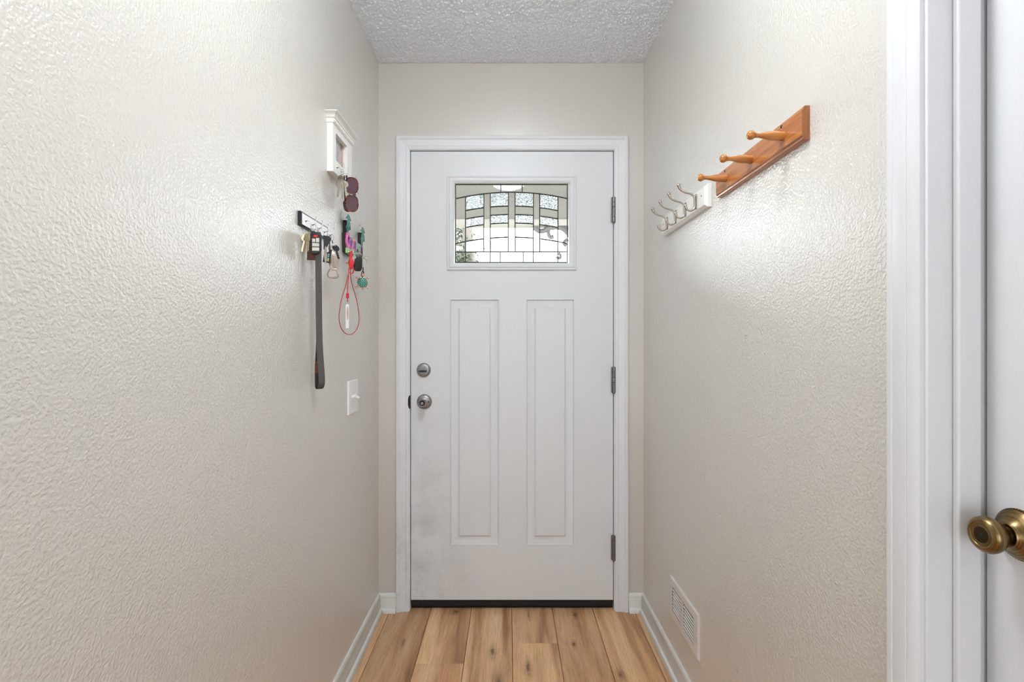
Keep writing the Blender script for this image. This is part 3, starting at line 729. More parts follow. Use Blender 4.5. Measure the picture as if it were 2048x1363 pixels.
# ------------------------------------------------------------------ hall ceiling lamp (above and in front of the camera)
lamp = thing('ceiling_lamp', (0.0, 0.85, ZC), 'round white glass ceiling lamp over the hall', 'lamp')
MB().lathe((0, 0.85, ZC - 0.0005), (0, 0, -1), [(0, 0.13), (0.020, 0.13), (0.026, 0.12), (0.026, 0)], 40).build('base', M_NICKEL, lamp)
MB().lathe((0, 0.85, ZC - 0.027), (0, 0, -1), [(0, 0.115), (0.004, 0.135), (0.018, 0.150)] + [(0.018 + 0.088 * math.sin(q), 0.150 * math.cos(q)) for q in (0.25, 0.5, 0.75, 1.0, 1.25, 1.45)] + [(0.106, 0)], 28).build('lamp_shade', emis('lamp_glass', (0.885, 0.945, 1.0, 1), LAMP_STRENGTH), lamp)

# ------------------------------------------------------------------ oak peg rack
pr = thing('peg_rack', (XR, 1.2215, 1.625), 'varnished oak peg rack with three turned wooden pegs', 'coat rack')
y0, y1, z0, z1, th = 1.012, 1.431, 1.6245, 1.693, 0.0165
prf = [(z0, 0), (z0, 0.010), (z0 + 0.002, 0.0125), (z0 + 0.006, 0.0130), (z0 + 0.0065, 0.0145), (z0 + 0.009, th), (z1 - 0.009, th), (z1 - 0.0065, 0.0145), (z1 - 0.006, 0.0130), (z1 - 0.002, 0.0125), (z1, 0.010), (z1, 0)]
MB().sweep(prf, lambda t, w: mR(y0, t, w), lambda t, w: mR(y1, t, w)).build('board', M_OAK, pr, smooth=0, bevel=0.0006)
MB().prism([(w, t) for t, w in [(p[0] * 0.998 + 0.002 * (z0 + z1) / 2, p[1] * 0.99 + 0.0001) for p in prf]], lambda u, v, w: (XR - u, y0 - w, v), -0.001, 0.0004).build('end_grain', M_OAKEND, pr, smooth=0)
PEG = [(0, 0.0100), (0.022, 0.0102), (0.032, 0.0090), (0.042, 0.0066), (0.052, 0.0052), (0.059, 0.0054), (0.0625, 0.0068), (0.065, 0.0090), (0.069, 0.0100), (0.073, 0.0094), (0.0765, 0.0066), (0.078, 0.0030), (0.078, 0)]
for yy in (1.082, 1.221, 1.364):
    MB().lathe((XR - th + 0.0005, yy, 1.6595), (-1, 0, 0.03), PEG, 28).build('peg', M_PEG, pr, smooth=50)
for yy in (1.088, 1.372):
    MB().lathe((XR - th, yy, 1.682), (-1, 0, 0), [(-0.003, 0.0034), (0.0003, 0.0034), (0.0003, 0)], 16).build('screw_hole', M_HOLE, pr)

# ------------------------------------------------------------------ white rail with four double hooks
hr = thing('hook_rail', (XR, 1.718, 1.6195), 'white hook rail with four brushed nickel double hooks', 'coat rack')
y0, y1, z0, z1, th = 1.501, 1.935, 1.6195, 1.690, 0.0195
MB().ring(y0, y1, z0, z1, [(0, 0), (0, 0.011), (0.002, 0.0135), (0.008, th), ], mR, cap=True).build('board', M_WPAINT, hr, smooth=0, bevel=0.0012)
for yy in (1.572, 1.6665, 1.761, 1.8555):
    xf = XR - th
    hk = MB()
    plate = [(yy + 0.0075 * math.cos(q), 1.6535 + (0.017 if math.sin(q) > 0 else -0.017) + 0.0075 * math.sin(q)) for q in (2 * math.pi * (k + 0.5) / 24 for k in range(24))]
    hk.prism(plate, mR, th, th + 0.003, 0.0015)
    h = hk.build('hook', M_HOOK, hr)
    X = lambda d: xf - d
    up = smooth_path([(X(0.004), yy, 1.640), (X(0.0055), yy, 1.658), (X(0.009), yy, 1.672), (X(0.018), yy, 1.6785), (X(0.032), yy, 1.682), (X(0.044), yy, 1.687), (X(0.0515), yy, 1.695), (X(0.0565), yy, 1.7055)])
    n = len(up)
    rr = [0.0042 - 0.0012 * min(1, i / (n * 0.45)) + (0.0030 * max(0, (i - n * 0.72) / (n * 0.28))) for i in range(n)]
    MB().tube(up, rr, 12).ball(up[-1], 0.0063, 14).build('upper_prong', M_HOOK, h, smooth=60)
    lo = smooth_path([(X(0.0045), yy, 1.655), (X(0.004), yy, 1.640), (X(0.009), yy, 1.629), (X(0.020), yy, 1.6255), (X(0.030), yy, 1.631), (X(0.0345), yy, 1.6415)])
    n = len(lo)
    MB().tube(lo, [0.0040 - 0.0010 * min(1, i / (n * 0.5)) + 0.0020 * max(0, (i - n * 0.7) / (n * 0.3)) for i in range(n)], 12).ball(lo[-1], 0.0052, 14).build('lower_prong', M_HOOK, h, smooth=60)
    for zz in (1.6725, 1.634):
        MB().lathe((xf - 0.003, yy, zz), (-1, 0, 0), [(0, 0.0028), (0.0008, 0.0022), (0.001, 0)], 12).build('screw', M_HOOK, h)
for yy in (1.532, 1.905):
    MB().lathe((XR - th, yy, 1.660), (-1, 0, 0), [(-0.002, 0.0026), (0.0003, 0.0026), (0.0003, 0)], 12).build('screw_hole', M_HOLE, hr)

# ------------------------------------------------------------------ wall vent
vt = thing('wall_vent', (XR, 1.736, 0.195), 'white slatted metal vent low on the wall above the baseboard', 'vent')
y0, y1, z0, z1 = 1.594, 1.876, 0.195, 0.342
G = [(1.631, 1.733), (1.747, 1.851)]; SZ0, SZ1 = 0.2225, 0.3155
MB().plate(y0 + 0.003, y1 - 0.003, z0 + 0.003, z1 - 0.003, [(a, b, SZ0, SZ1) for a, b in G], mR, 0.004, 0.0065).build('face_plate', M_VENT, vt, smooth=0)
MB().ring(y0, y1, z0, z1, [(0, 0), (0, 0.003), (0.006, 0.0068), (0.009, 0.0068), (0.009, 0.003), (0.003, 0.0)], mR).build('rim', M_VENT, vt, smooth=0)
MB().box(XR + 0.05, XR + 0.054, 1.632, 1.85, 0.222, 0.316).build('duct_back', M_VENTDARK, vt, smooth=0)
for a, b in G:
    for k in range(8):
        zc = SZ0 + (SZ1 - SZ0) * (k + 0.5) / 8
        MB().obox((XR - 0.0025, (a + b) / 2, zc), (0, 1, 0), (0.62, 0, 0.78), (0.78, 0, -0.62), b - a, 0.0052, 0.0009).build('louver', M_VENT, vt, smooth=0)
for yy in (1.6085, 1.8640):
    MB().lathe((XR - 0.0065, yy, 0.2685), (-1, 0, 0), [(0, 0.0034), (0.0012, 0.0030), (0.002, 0.0016), (0.0021, 0)], 14).build('screw', M_VENT, vt)

# ------------------------------------------------------------------ light switch
sw = thing('light_switch', (XL, 1.880, 0.945), 'white double light switch plate below the key hooks', 'light switch')
MB().ring(1.822, 1.938, 0.945, 1.069, [(0, 0.0), (0.0005, 0.003), (0.003, 0.0055), (0.006, 0.0062)], mL, cap=True).build('plate', M_WPLASTIC, sw, smooth=30)
for yy, tilt in ((1.857, 1), (1.903, -1)):
    MB().box(XL + 0.006, XL + 0.0075, yy - 0.0055, yy + 0.0055, 0.995, 1.019).build('collar', M_WPLASTIC, sw, bevel=0.0008)
    MB().obox((XL + 0.0125, yy, 1.007 + tilt * 0.004), (1, 0, tilt * 0.55), (0, 1, 0), (-tilt * 0.55, 0, 1), 0.017, 0.0075, 0.0085).build('toggle', M_WPLASTIC, sw, bevel=0.0012)
    for zz in (0.977, 1.037):
        MB().lathe((XL + 0.0062, yy, zz), (1, 0, 0), [(0, 0.003), (0.0008, 0.0026), (0.001, 0)], 12).build('screw', M_WPLASTIC, sw)

# ------------------------------------------------------------------ key cabinet with photo
kcab = thing('key_cabinet', (XL, 1.712, 1.765), 'white key box with dentil cornice and framed photo above key hooks', 'key box')
BD = 0.0205
MB().plate(1.615, 1.810, 1.765, 1.925, [(1.643, 1.756, 1.809, 1.899)], mL, 0, BD).build('frame_body', M_WPAINT, kcab, smooth=0, bevel=0.0008)
def photo_mat():
    k = NT('photo_print'); pos = k.n('NewGeometry').outputs['Position']
    n = k.n('TexNoise', None, Vector=pos, Scale=34.0, Detail=2.0)
    sx = k.n('SeparateXYZ', None, Vector=pos)
    g = k.n('MapRange', None, Value=sx.outputs[1]); g.inputs[1].default_value = 1.66; g.inputs[2].default_value = 1.75
    bgc = k.ramp(g.outputs[0], [(0.0, srgb(196, 198, 202)), (0.5, srgb(190, 192, 198)), (0.75, srgb(214, 178, 164))])
    bl = k.ramp(n, [(0.40, srgb(84, 84, 90)), (0.50, srgb(224, 222, 222))])
    k.set(Base_Color=k.mix(0.8, bgc.outputs[0], bl.outputs[0], 'MULTIPLY').outputs[0], Roughness=0.12)
    return k.m
MB().box(XL + 0.004, XL + 0.006, 1.642, 1.757, 1.808, 1.900).build('photo', photo_mat(), kcab, smooth=0)
cor = [(1.9225, 0), (1.9225, 0.0235), (1.937, 0.0235), (1.937, 0.0265), (1.939, 0.0275), (1.9425, 0.0285), (1.9465, 0.0315), (1.9500, 0.0365), (1.9520, 0.0395), (1.9545, 0.0400), (1.9555, 0.0390), (1.9555, 0)]
def cor_end(y, s): return lambda t, w: (XL + w, y + s * (w - 0.040), t)
# cornice with mitred returns: front run and two side returns as one moulding
mb = MB()
for (t0, w0), (t1_, w1_) in zip(cor, cor[1:]):
    e0, e1 = max(0, w0 - BD), max(0, w1_ - BD)
    a = [(XL, 1.615 - e0, t0), (XL + w0, 1.615 - e0, t0), (XL + w0, 1.810 + e0, t0), (XL, 1.810 + e0, t0)]
    b = [(XL, 1.615 - e1, t1_), (XL + w1_, 1.615 - e1, t1_), (XL + w1_, 1.810 + e1, t1_), (XL, 1.810 + e1, t1_)]
    mb.add(a + b, [(0, 1, 5, 4), (1, 2, 6, 5), (2, 3, 7, 6), (3, 0, 4, 7)])
mb.add([(XL, 1.5965, 1.9555), (XL + 0.039, 1.5965, 1.9555), (XL + 0.039, 1.8285, 1.9555), (XL, 1.8285, 1.9555)], [(0, 1, 2, 3)])
cn = mb.build('cornice', M_WPAINT, kcab, smooth=40)
for k in range(26):
    yy = 1.614 + 0.0078 * k
    MB().box(XL + 0.0232, XL + 0.0262, yy, yy + 0.0045, 1.9262, 1.9352).build('dentil', M_WPAINT, cn, smooth=0)
def cup_hook(base, parent, reach=0.024, drop=0.010, lift=0.010, r=0.0011, mat=M_CHROME):
    b = Vector(base)
    o = MB().lathe(b, (1, 0, 0), [(0, 0.0048), (0.0012, 0.0045), (0.003, 0.0030), (0.0045, 0.0024), (0.0045, 0)], 14).build('hook', mat, parent)
    p = smooth_path([b + Vector((0.003, 0, 0)), b + Vector((reach * 0.35, 0, -drop * 0.25)), b + Vector((reach * 0.6, 0, -drop)), b + Vector((reach * 0.9, 0, -drop * 0.75)), b + Vector((reach, 0, lift * 0.3)), b + Vector((reach, 0, lift))], 5)
    MB().tube(p, r, 8).ball(p[-1], r * 1.7, 8).build('hook_wire', mat, o, smooth=60)
    return b + Vector((reach * 0.72, 0, -drop))
KH = [cup_hook((XL + BD, yy, 1.790), kcab) for yy in (1.650, 1.692, 1.734, 1.776)]

# ------------------------------------------------------------------ keys
def key(top, dirv, wid, length, name, mat, parent, bow=0.011):
    # a flat cut key hanging from 'top', blade along dirv, width direction wid
    t = Vector(top); d = Vector(dirv).normalized(); w = Vector(wid).normalized(); nrm = d.cross(w).normalized()
    pts = [(bow * math.sin(q), bow - bow * math.cos(q)) for q in (0.5 + 5.28 * k / 16 for k in range(17))]
    cx = bow
    poly = []
    for k in range(17):
        q = math.pi + (-2.55 + 5.1 * k / 16)
        poly.append((bow * math.sin(q) * -1, cx + bow * math.cos(q)))
    bl = 0.0036; L0 = 2 * bow * 0.93
    poly = [(x, y) for x, y in poly]
    poly += [(-bl if poly[-1][0] < 0 else bl, L0)]
    sgn = -1 if poly[-1][0] < 0 else 1
    n = 7
    for k in range(n + 1):
        y = L0 + (length - L0) * k / n; poly.append((sgn * (bl - 0.0014 * (k % 2)), y))
    poly += [(0, length + 0.003), (-sgn * bl, length), (-sgn * bl, L0)]
    m = lambda u, v, ww: tuple(t + w * u + d * v + nrm * ww)
    return MB().prism(poly, m, -0.001, 0.001).build(name, mat, parent, smooth=0, bevel=0.0003)
def hang(name, loc, label, cat, group=None): return thing(name, tuple(loc), label, cat, group)

# keys on the key box
p = KH[0]
k1 = hang('key_ring', p + Vector((0, 0, -0.095)), 'bunch of silver keys beside sunglasses on the white key box', 'keys')
MB().torus(p + Vector((0, 0, -0.0075)), (0.5, 1, 0), 0.0082, 0.0009).build('split_ring', M_CHROME, k1)
MB().torus(p + Vector((0.001, 0, -0.0265)), (0.35, 1, 0.1), 0.0125, 0.0011).build('split_ring', M_CHROME, k1)
q = p + Vector((-0.004, -0.002, -0.018))
MB().lathe(q + Vector((0.0, -0.002, -0.010)), (0.35, 1, 0.0), [(0, 0.0105), (0.0022, 0.0105)], 28).build('round_tag', M_STEEL, k1)
for i, (dx, dy, ax, ln) in enumerate(((-0.009, -0.001, -0.10, 0.052), (0.002, -0.003, 0.02, 0.058), (0.009, -0.001, 0.10, 0.048), (0.004, 0.003, -0.03, 0.064))):
    key(p + Vector((dx, dy, -0.036)), (ax, 0.02 * i, -1), (1, -0.3 + 0.3 * i, 0), ln, 'key', M_STEEL, k1)
# sunglasses hung by a temple
p = KH[1]
g = hang('sunglasses', p + Vector((0.008, 0, -0.118)), 'tortoiseshell sunglasses with purple lenses hanging from the key box', 'sunglasses')
vax = Vector((0.94, 0.34, 0)).normalized(); nax = Vector((0.34, -0.94, 0)).normalized()
og = Vector((XL + 0.034, 1.700, 1.779))
mg = lambda u, v, w: tuple(og + vax * u + Vector((0, 0, -1)) * v + nax * w)
def lens_poly(cv_, hu, hv, n=28):
    out = []
    for k in range(n):
        q = 2 * math.pi * k / n
        a, b = math.cos(q), math.sin(q)
        out.append((0.019 + hu * (abs(a) ** 0.75) * (1 if a > 0 else -1), cv_ + hv * (abs(b) ** 0.8) * (1 if b > 0 else -1)))
    return out
for cvv in (0.033, 0.094):
    outer, inner = lens_poly(cvv, 0.0225, 0.0285), lens_poly(cvv, 0.0185, 0.0245)
    mb = MB(); n = len(outer); vs = []
    for w in (-0.002, 0.002): vs += [mg(u, v, w) for u, v in outer] + [mg(u, v, w) for u, v in inner]
    fs = []
    for k in range(n):
        j = (k + 1) % n
        fs += [(k, j, n + j, n + k), (2 * n + k, 2 * n + j, 3 * n + j, 3 * n + k), (k, j, 2 * n + j, 2 * n + k), (n + k, n + j, 3 * n + j, 3 * n + k)]
    mb.add(vs, fs).build('lens_rim', M_TORT, g, smooth=50)
    MB().prism(inner, mg, -0.0008, 0.0008).build('lens', M_SUNLENS, g, smooth=0)
MB().tube([mg(u, v, 0) for u, v in ((0.026, 0.058), (0.031, 0.0635), (0.026, 0.069))], 0.003, 10).build('bridge', M_TORT, g, smooth=60)
MB().tube([mg(0.010, 0.0625, -0.001), mg(0.016, 0.0635, -0.003), mg(0.010, 0.065, -0.001)], 0.0016, 8).build('nose_pad', M_GOLD, g, smooth=60)
for dv, wo in ((0.0, 0.004), (0.002, 0.0105)):
    pth = smooth_path([mg(-0.002, 0.003 + dv, -wo), mg(-0.004, 0.04 + dv, -wo - 0.003), mg(-0.005, 0.085 + dv, -wo - 0.004), mg(-0.001, 0.110 + dv, -wo - 0.004), mg(0.008, 0.119 + dv * 0.5, -wo - 0.003)], 5)
    MB().ribbon(pth, vax, 0.0085, 0.0030).build('temple', M_TORT, g, smooth=50, bevel=0.0008)
MB().box(*[c for ab in zip(mg(-0.006, 0.002, 0), mg(0.004, 0.016, 0)) for c in (min(ab) - 0.0015, max(ab) + 0.0015)]).build('temple_hinge', M_BPLASTIC, g, bevel=0.001)
# a single key on the last hook of the key box
p = KH[3]
k2 = hang('loose_key', p + Vector((0, 0, -0.05)), 'thin brass key and small grey fob on the far hook of the key box', 'keys')
MB().torus(p + Vector((0, 0, -0.006)), (0.5, 1, 0), 0.0068, 0.0008).build('split_ring', M_CHROME, k2)
MB().tube([p + Vector((-0.001, -0.002, -0.008)), p + Vector((0.012, -0.004, -0.034)), p + Vector((0.0185, -0.005, -0.046))], 0.0011, 8).build('key_shaft', M_GOLD, k2)
key(p + Vector((-0.001, 0, -0.013)), (0.06, 0, -1), (0.7, 0.7, 0), 0.036, 'key', M_STEEL, k2, 0.007)
MB().obox(p + Vector((0.0, -0.003, -0.037)), (1, 0.3, 0), (-0.3, 1, 0), (0, 0, 1), 0.007, 0.004, 0.022).build('fob', M_NICKELD, k2, bevel=0.0015)

# ------------------------------------------------------------------ black and white key rack
krk = thing('key_rack', (XL, 1.494, 1.539), 'black edged white key rack with four hooks', 'key rack')
y0, y1, z0, z1 = 1.392, 1.597, 1.539, 1.579
MB().ring(y0, y1, z0, z1, [(0, 0), (0, 0.0085), (0.0022, 0.011), (0.0038, 0.011), (0.0038, 0.0085)], mL, cap=True).build('frame_body', M_BGLOSS, krk, smooth=0)
MB().box(XL + 0.0085, XL + 0.0102, y0 + 0.0039, y1 - 0.0039, z0 + 0.0039, z1 - 0.0039).build('face_panel', M_WPAINT, krk, smooth=0)
RH = [cup_hook((XL + 0.0102, yy, 1.559), krk, 0.030, 0.011, 0.011, 0.0013) for yy in (1.422, 1.470, 1.518, 1.566)]

# bunch on the first hook: fob, brass keys, leather tag
p = RH[0]
b1 = hang('car_key_bunch', p + Vector((0, 0, -0.105)), 'black car key fob with grey buttons, brass keys and brown leather tag', 'keys')
MB().torus(p + Vector((0, 0, -0.009)), (0.4, 1, 0), 0.0095, 0.0010).build('split_ring', M_CHROME, b1)
MB().torus(p + Vector((0.001, -0.002, -0.026)), (0.2, 1, 0.3), 0.0130, 0.0012).build('split_ring', M_CHROME, b1)
fx = Vector((0.96, 0.27, 0)).normalized(); fy = Vector((0.27, -0.96, 0)).normalized()
of = Vector((-0.5385, 1.398, 1.4895))
mf = lambda u, v, w: tuple(of + fx * u + Vector((0, 0, 1)) * v + fy * w)
fob = [(-0.0125, 0.031), (-0.0145, 0.024), (-0.0150, -0.018), (-0.013, -0.027), (-0.006, -0.0315), (0.006, -0.0315), (0.013, -0.027), (0.0150, -0.018), (0.0145, 0.024), (0.0125, 0.031)]
fb = MB().prism(fob, mf, -0.0075, 0.0065, 0.003).build('fob', M_BPLASTIC, b1, smooth=30, bevel=0.001)
for (u, v, ww, hh, mt) in ((0.0, 0.0185, 0.010, 0.006, M_RED), (-0.005, 0.0065, 0.0085, 0.010, M_BTN), (0.005, 0.0075, 0.0085, 0.012, M_BTN), (0, -0.0055, 0.0185, 0.0095, M_BTN), (0, -0.0175, 0.0185, 0.0095, M_BTN)):
    MB().prism([(u - ww / 2, v - hh / 2), (u + ww / 2, v - hh / 2), (u + ww / 2, v + hh / 2), (u - ww / 2, v + hh / 2)], mf, 0.0060, 0.0074, 0.0008).build('button', mt, fb, smooth=0)
ol = Vector((-0.5575, 1.410, 1.478))
ml2 = lambda u, v, w: tuple(ol + fx * u + Vector((0, 0, 1)) * v + fy * w)
MB().prism([(-0.010, -0.034), (0.0125, -0.034), (0.0115, 0.022), (0.006, 0.034), (-0.004, 0.034), (-0.009, 0.022)], ml2, -0.0025, 0.0015).build('leather_tag', M_LEATHER, b1, smooth=0, bevel=0.0008)
for i, (dx, dy, ax, ay, ln) in enumerate(((-0.012, -0.006, -0.22, 0.03, 0.056), (-0.006, -0.010, -0.05, -0.05, 0.050), (0.004, -0.013, 0.12, -0.02, 0.046), (-0.016, -0.002, -0.30, 0.06, 0.052))):
    key(p + Vector((dx, dy - 0.004, -0.028)), (ax, ay, -1), (0.95, 0.2 * i - 0.3, 0), ln, 'key', M_GOLD, b1, 0.0115)

# dog leash on the second hook
p = RH[1]
le = hang('dog_leash', (p.x, p.y, 1.077), 'long dark grey leather dog leash with looped handle hanging from rack', 'leash')
wd = Vector((0.90, 0.42, 0))
def lp(px, py, Y): return atY(px, py, Y)
front = [(636.0, 474, 1.462), (636.8, 520, 1.462), (637.4, 580, 1.462), (638.0, 640, 1.462), (639.2, 690, 1.462), (641.5, 725, 1.461), (643.3, 750, 1.460), (643.4, 766, 1.461), (641.0, 775, 1.466)]
back = [(641.0, 775, 1.466), (637.6, 776.5, 1.474), (635.3, 771, 1.482), (634.8, 755, 1.486), (635.0, 735, 1.486), (636.5, 705, 1.482), (637.5, 680, 1.476), (637.5, 640, 1.474), (637.0, 560, 1.473), (636.3, 474, 1.470)]
MB().ribbon(smooth_path([lp(*a) for a in front], 5), wd, 0.0175, 0.0028).build('strap', M_STRAP, le, smooth=40)
MB().ribbon(smooth_path([lp(*a) for a in back], 5), wd, 0.0145, 0.0028).build('strap', M_STRAPD, le, smooth=40)
MB().ribbon([lp(633.6, 746, 1.4825), lp(633.9, 735, 1.4825), lp(634.8, 722, 1.4805)], wd, 0.0100, 0.0016).build('stitched_patch', M_ORANGE, le, smooth=40)
MB().tube(smooth_path([p + Vector((-0.004, 0, 0.000)), p + Vector((-0.005, -0.004, -0.02)), lp(636.0, 476, 1.466)], 4), 0.003, 8).build('clip', M_CHROME, le)

# black strap fob on the third hook
p = RH[2]
b2 = hang('strap_fob', p + Vector((0, 0, -0.09)), 'short black strap and steel tool between leash and bottle opener', 'keys')
MB().torus(p + Vector((0, 0, -0.007)), (0.5, 1, 0), 0.0075, 0.0009).build('split_ring', M_CHROME, b2)
mq = lambda u, v, w: tuple(p + Vector((0.006, 0, -0.012)) + Vector((0.92, 0.4, 0)) * u + Vector((0, 0, -1)) * v + Vector((0.4, -0.92, 0)) * w)
MB().prism([(-0.012, 0), (0.006, 0.002), (0.010, 0.012), (-0.003, 0.038), (-0.011, 0.044)], mq, -0.002, 0.002).build('strap', M_STRAPD, b2, smooth=0, bevel=0.0006)
MB().prism([(-0.006 + 0.0045 * math.sin(t_) , 0.058 + 0.026 * -math.cos(t_)) for t_ in (2 * math.pi * k / 20 for k in range(20))], mq, 0.002, 0.0036).build('file_blade', M_STEEL, b2, smooth=0, bevel=0.0004)

# bottle opener and black key fob on the fourth hook
p = RH[3]
b3 = hang('bottle_opener', p + Vector((0, 0, -0.13)), 'rose steel bottle opener with script engraving on the last rack hook', 'bottle opener')
MB().torus(p + Vector((0.001, 0, -0.0085)), (0.4, 1, 0), 0.0095, 0.0011).build('split_ring', M_CHROME, b3)
MB().tube([p + Vector((0.003, 0, -0.017)), p + Vector((0.005, 0, -0.027))], 0.0016, 8).build('link', M_NICKELD, b3)
bx = Vector((0.93, 0.36, 0)).normalized(); by = Vector((0.36, -0.93, 0)).normalized(); bz = Vector((-0.06, 0, 1)).normalized()
ob = atY(665, 522, 1.560)
mo = lambda u, v, w: tuple(ob + bx * u + bz * v + by * w)
body = []
for k in range(32):
    t_ = 2 * math.pi * k / 32
    body.append((0.0135 * math.sin(t_) * (1.0 if math.cos(t_) > 0 else 0.92), 0.002 + 0.030 * math.cos(t_)))
op = MB().prism(body, mo, -0.0015, 0.0015, 0.0008).build('body', M_OPENER, b3, smooth=30)
loop = [(-0.0085, -0.024), (-0.015, -0.036), (-0.0165, -0.045), (-0.013, -0.0505), (0.0, -0.0515), (0.011, -0.0505), (0.0145, -0.045), (0.0135, -0.036), (0.0085, -0.024), (0.0, -0.0265)]
MB().tube([mo(u, v, 0) for u, v in loop], 0.0026, 10, closed=True).build('opener_loop', M_OPENER, b3, smooth=60)
# engraved cursive line, running up the body
scr = []
for k in range(70):
    t_ = k / 69
    scr.append(mo(0.002 + 0.0035 * math.sin(t_ * 40) * (0.6 + 0.6 * math.sin(t_ * 9)) + 0.004 * t_ - 0.001, -0.020 + 0.042 * t_ + 0.0016 * math.cos(t_ * 40), 0.0016))
MB().tube(scr, 0.00035, 5).build('engraving', M_INK, op, smooth=60)
b4 = hang('key_fob', p + Vector((0, 0, -0.085)), 'small black key fob with coloured stripes beside the bottle opener', 'keys')
MB().torus(p + Vector((-0.003, -0.002, -0.010)), (0.8, 0.6, 0), 0.0090, 0.0011).build('split_ring', M_NICKELD, b4)
MB().tube(smooth_path([p + Vector((-0.004, -0.003, -0.018)), p + Vector((-0.003, -0.006, -0.036)), p + Vector((-0.0005, -0.010, -0.052))], 4), 0.0017, 8).build('lanyard_strap', M_STRAPD, b4)
o4 = atY(655, 511, 1.528); f4z = Vector((0.16, 0, 1)).normalized(); f4x = Vector((0.93, 0.3, -0.15)).normalized(); f4y = f4x.cross(f4z)
m4 = lambda u, v, w: tuple(o4 + f4x * u + f4z * v + f4y * w)
f4 = MB().prism([(-0.0105, -0.021), (0.0090, -0.021), (0.0105, 0.020), (0.004, 0.020), (0.000, 0.010), (-0.0105, 0.014)], m4, -0.003, 0.004, 0.0012).build('fob', M_BPLASTIC, b4, smooth=30)
for (u, v, mt) in ((-0.003, 0.004, M_RED), (0.003, 0.004, M_BLUE), (-0.003, -0.002, M_PALM), (0.003, -0.002, M_BLUE), (-0.002, -0.0085, M_RED), (0.0035, -0.0095, M_GREEN), (-0.002, -0.014, M_BTN), (0.0035, -0.015, M_GOLD)):
    MB().prism([(u - 0.0024, v - 0.0024), (u + 0.0024, v - 0.0024), (u + 0.0024, v + 0.0024), (u - 0.0024, v + 0.0024)], m4, 0.0038, 0.0045).build('colour_patch', mt, f4, smooth=0)
for (dx, dy, ax, ln) in ((0.006, 0.002, 0.10, 0.046), (0.010, 0.004, 0.25, 0.044), (0.000, 0.000, -0.05, 0.042)):
    key(p + Vector((dx, dy, -0.030)), (ax, 0.1, -1), (0.9, 0.4, 0), ln, 'key', M_STEEL if dx < 0.008 else M_BPLASTIC, b4, 0.0105)

# ------------------------------------------------------------------ palm tree souvenir key holder
cz = thing('souvenir_key_holder', (XL, 1.865, 1.528), 'painted souvenir key holder reading COZUMEL between two palm trees', 'key holder')
sy0, sy1, sz0, sz1 = 1.760, 1.972, 1.528, 1.592
MB().prism([(sy0 + 0.004, sz0 + 0.006), (sy0 + 0.010, sz0), (sy1 - 0.01, sz0 + 0.004), (sy1, sz0 + 0.012), (sy1, sz1 - 0.006), (sy0 + 0.10, sz1 - 0.004), (sy0 + 0.03, sz1 + 0.003), (sy0, sz1 + 0.006)], mL, 0.0, 0.0125, 0.002).build('back_plate', M_SIGN, cz, smooth=0)
MB().prism([(sy0 + 0.002, sz0 - 0.001), (sy0 + 0.03, sz0 - 0.003), (sy0 + 0.10, sz0 + 0.001), (sy1 - 0.02, sz0 + 0.000), (sy1 - 0.004, sz0 + 0.006), (sy1 - 0.006, sz0 + 0.016), (sy0 + 0.12, sz0 + 0.016), (sy0 + 0.05, sz0 + 0.019), (sy0 + 0.004, sz0 + 0.018)], mL, 0.012, 0.0180, 0.002).build('grass_strip', M_GREEN, cz, smooth=0)
def letter(ch, yc, zb, w, h, mat):
    cu = bpy.data.curves.new('letter', 'FONT'); cu.body = ch; cu.extrude = 0.5; cu.offset = 0.035; cu.resolution_u = 4
    t = bpy.data.objects.new('letter_tmp', cu); C.objects.link(t)
    dg = bpy.context.evaluated_depsgraph_get(); dg.update()
    me = bpy.data.meshes.new_from_object(t.evaluated_get(dg))
    bpy.data.objects.remove(t)
    vs = np.array([v.co[:] for v in me.vertices]); mn = vs.min(0); mx = vs.max(0)
    mb = MB()
    vs = (vs - mn) / (mx - mn)
    mb.v = [mL(yc + (a - 0.5) * w, zb + b * h, 0.0120 + c * 0.0065) for a, b, c in vs.tolist()]
    mb.f = [tuple(p.vertices) for p in me.polygons]
    bpy.data.meshes.remove(me)
    return mb.build('letter', mat, cz, smooth=0, recalc=False)
ly = sy0 + 0.014
for ch, w, h, mt in (('C', 0.030, 0.060, M_PINK), ('O', 0.028, 0.046, M_PURPLE), ('Z', 0.026, 0.046, M_PEACH), ('U', 0.026, 0.042, M_PURPLE), ('M', 0.030, 0.042, M_GREEN), ('E', 0.022, 0.042, M_BLUE), ('L', 0.018, 0.040, M_PEACH)):
    letter(ch, ly + w / 2 - 0.012, sz0 + 0.0165, w, h, mt); ly += w - 0.001
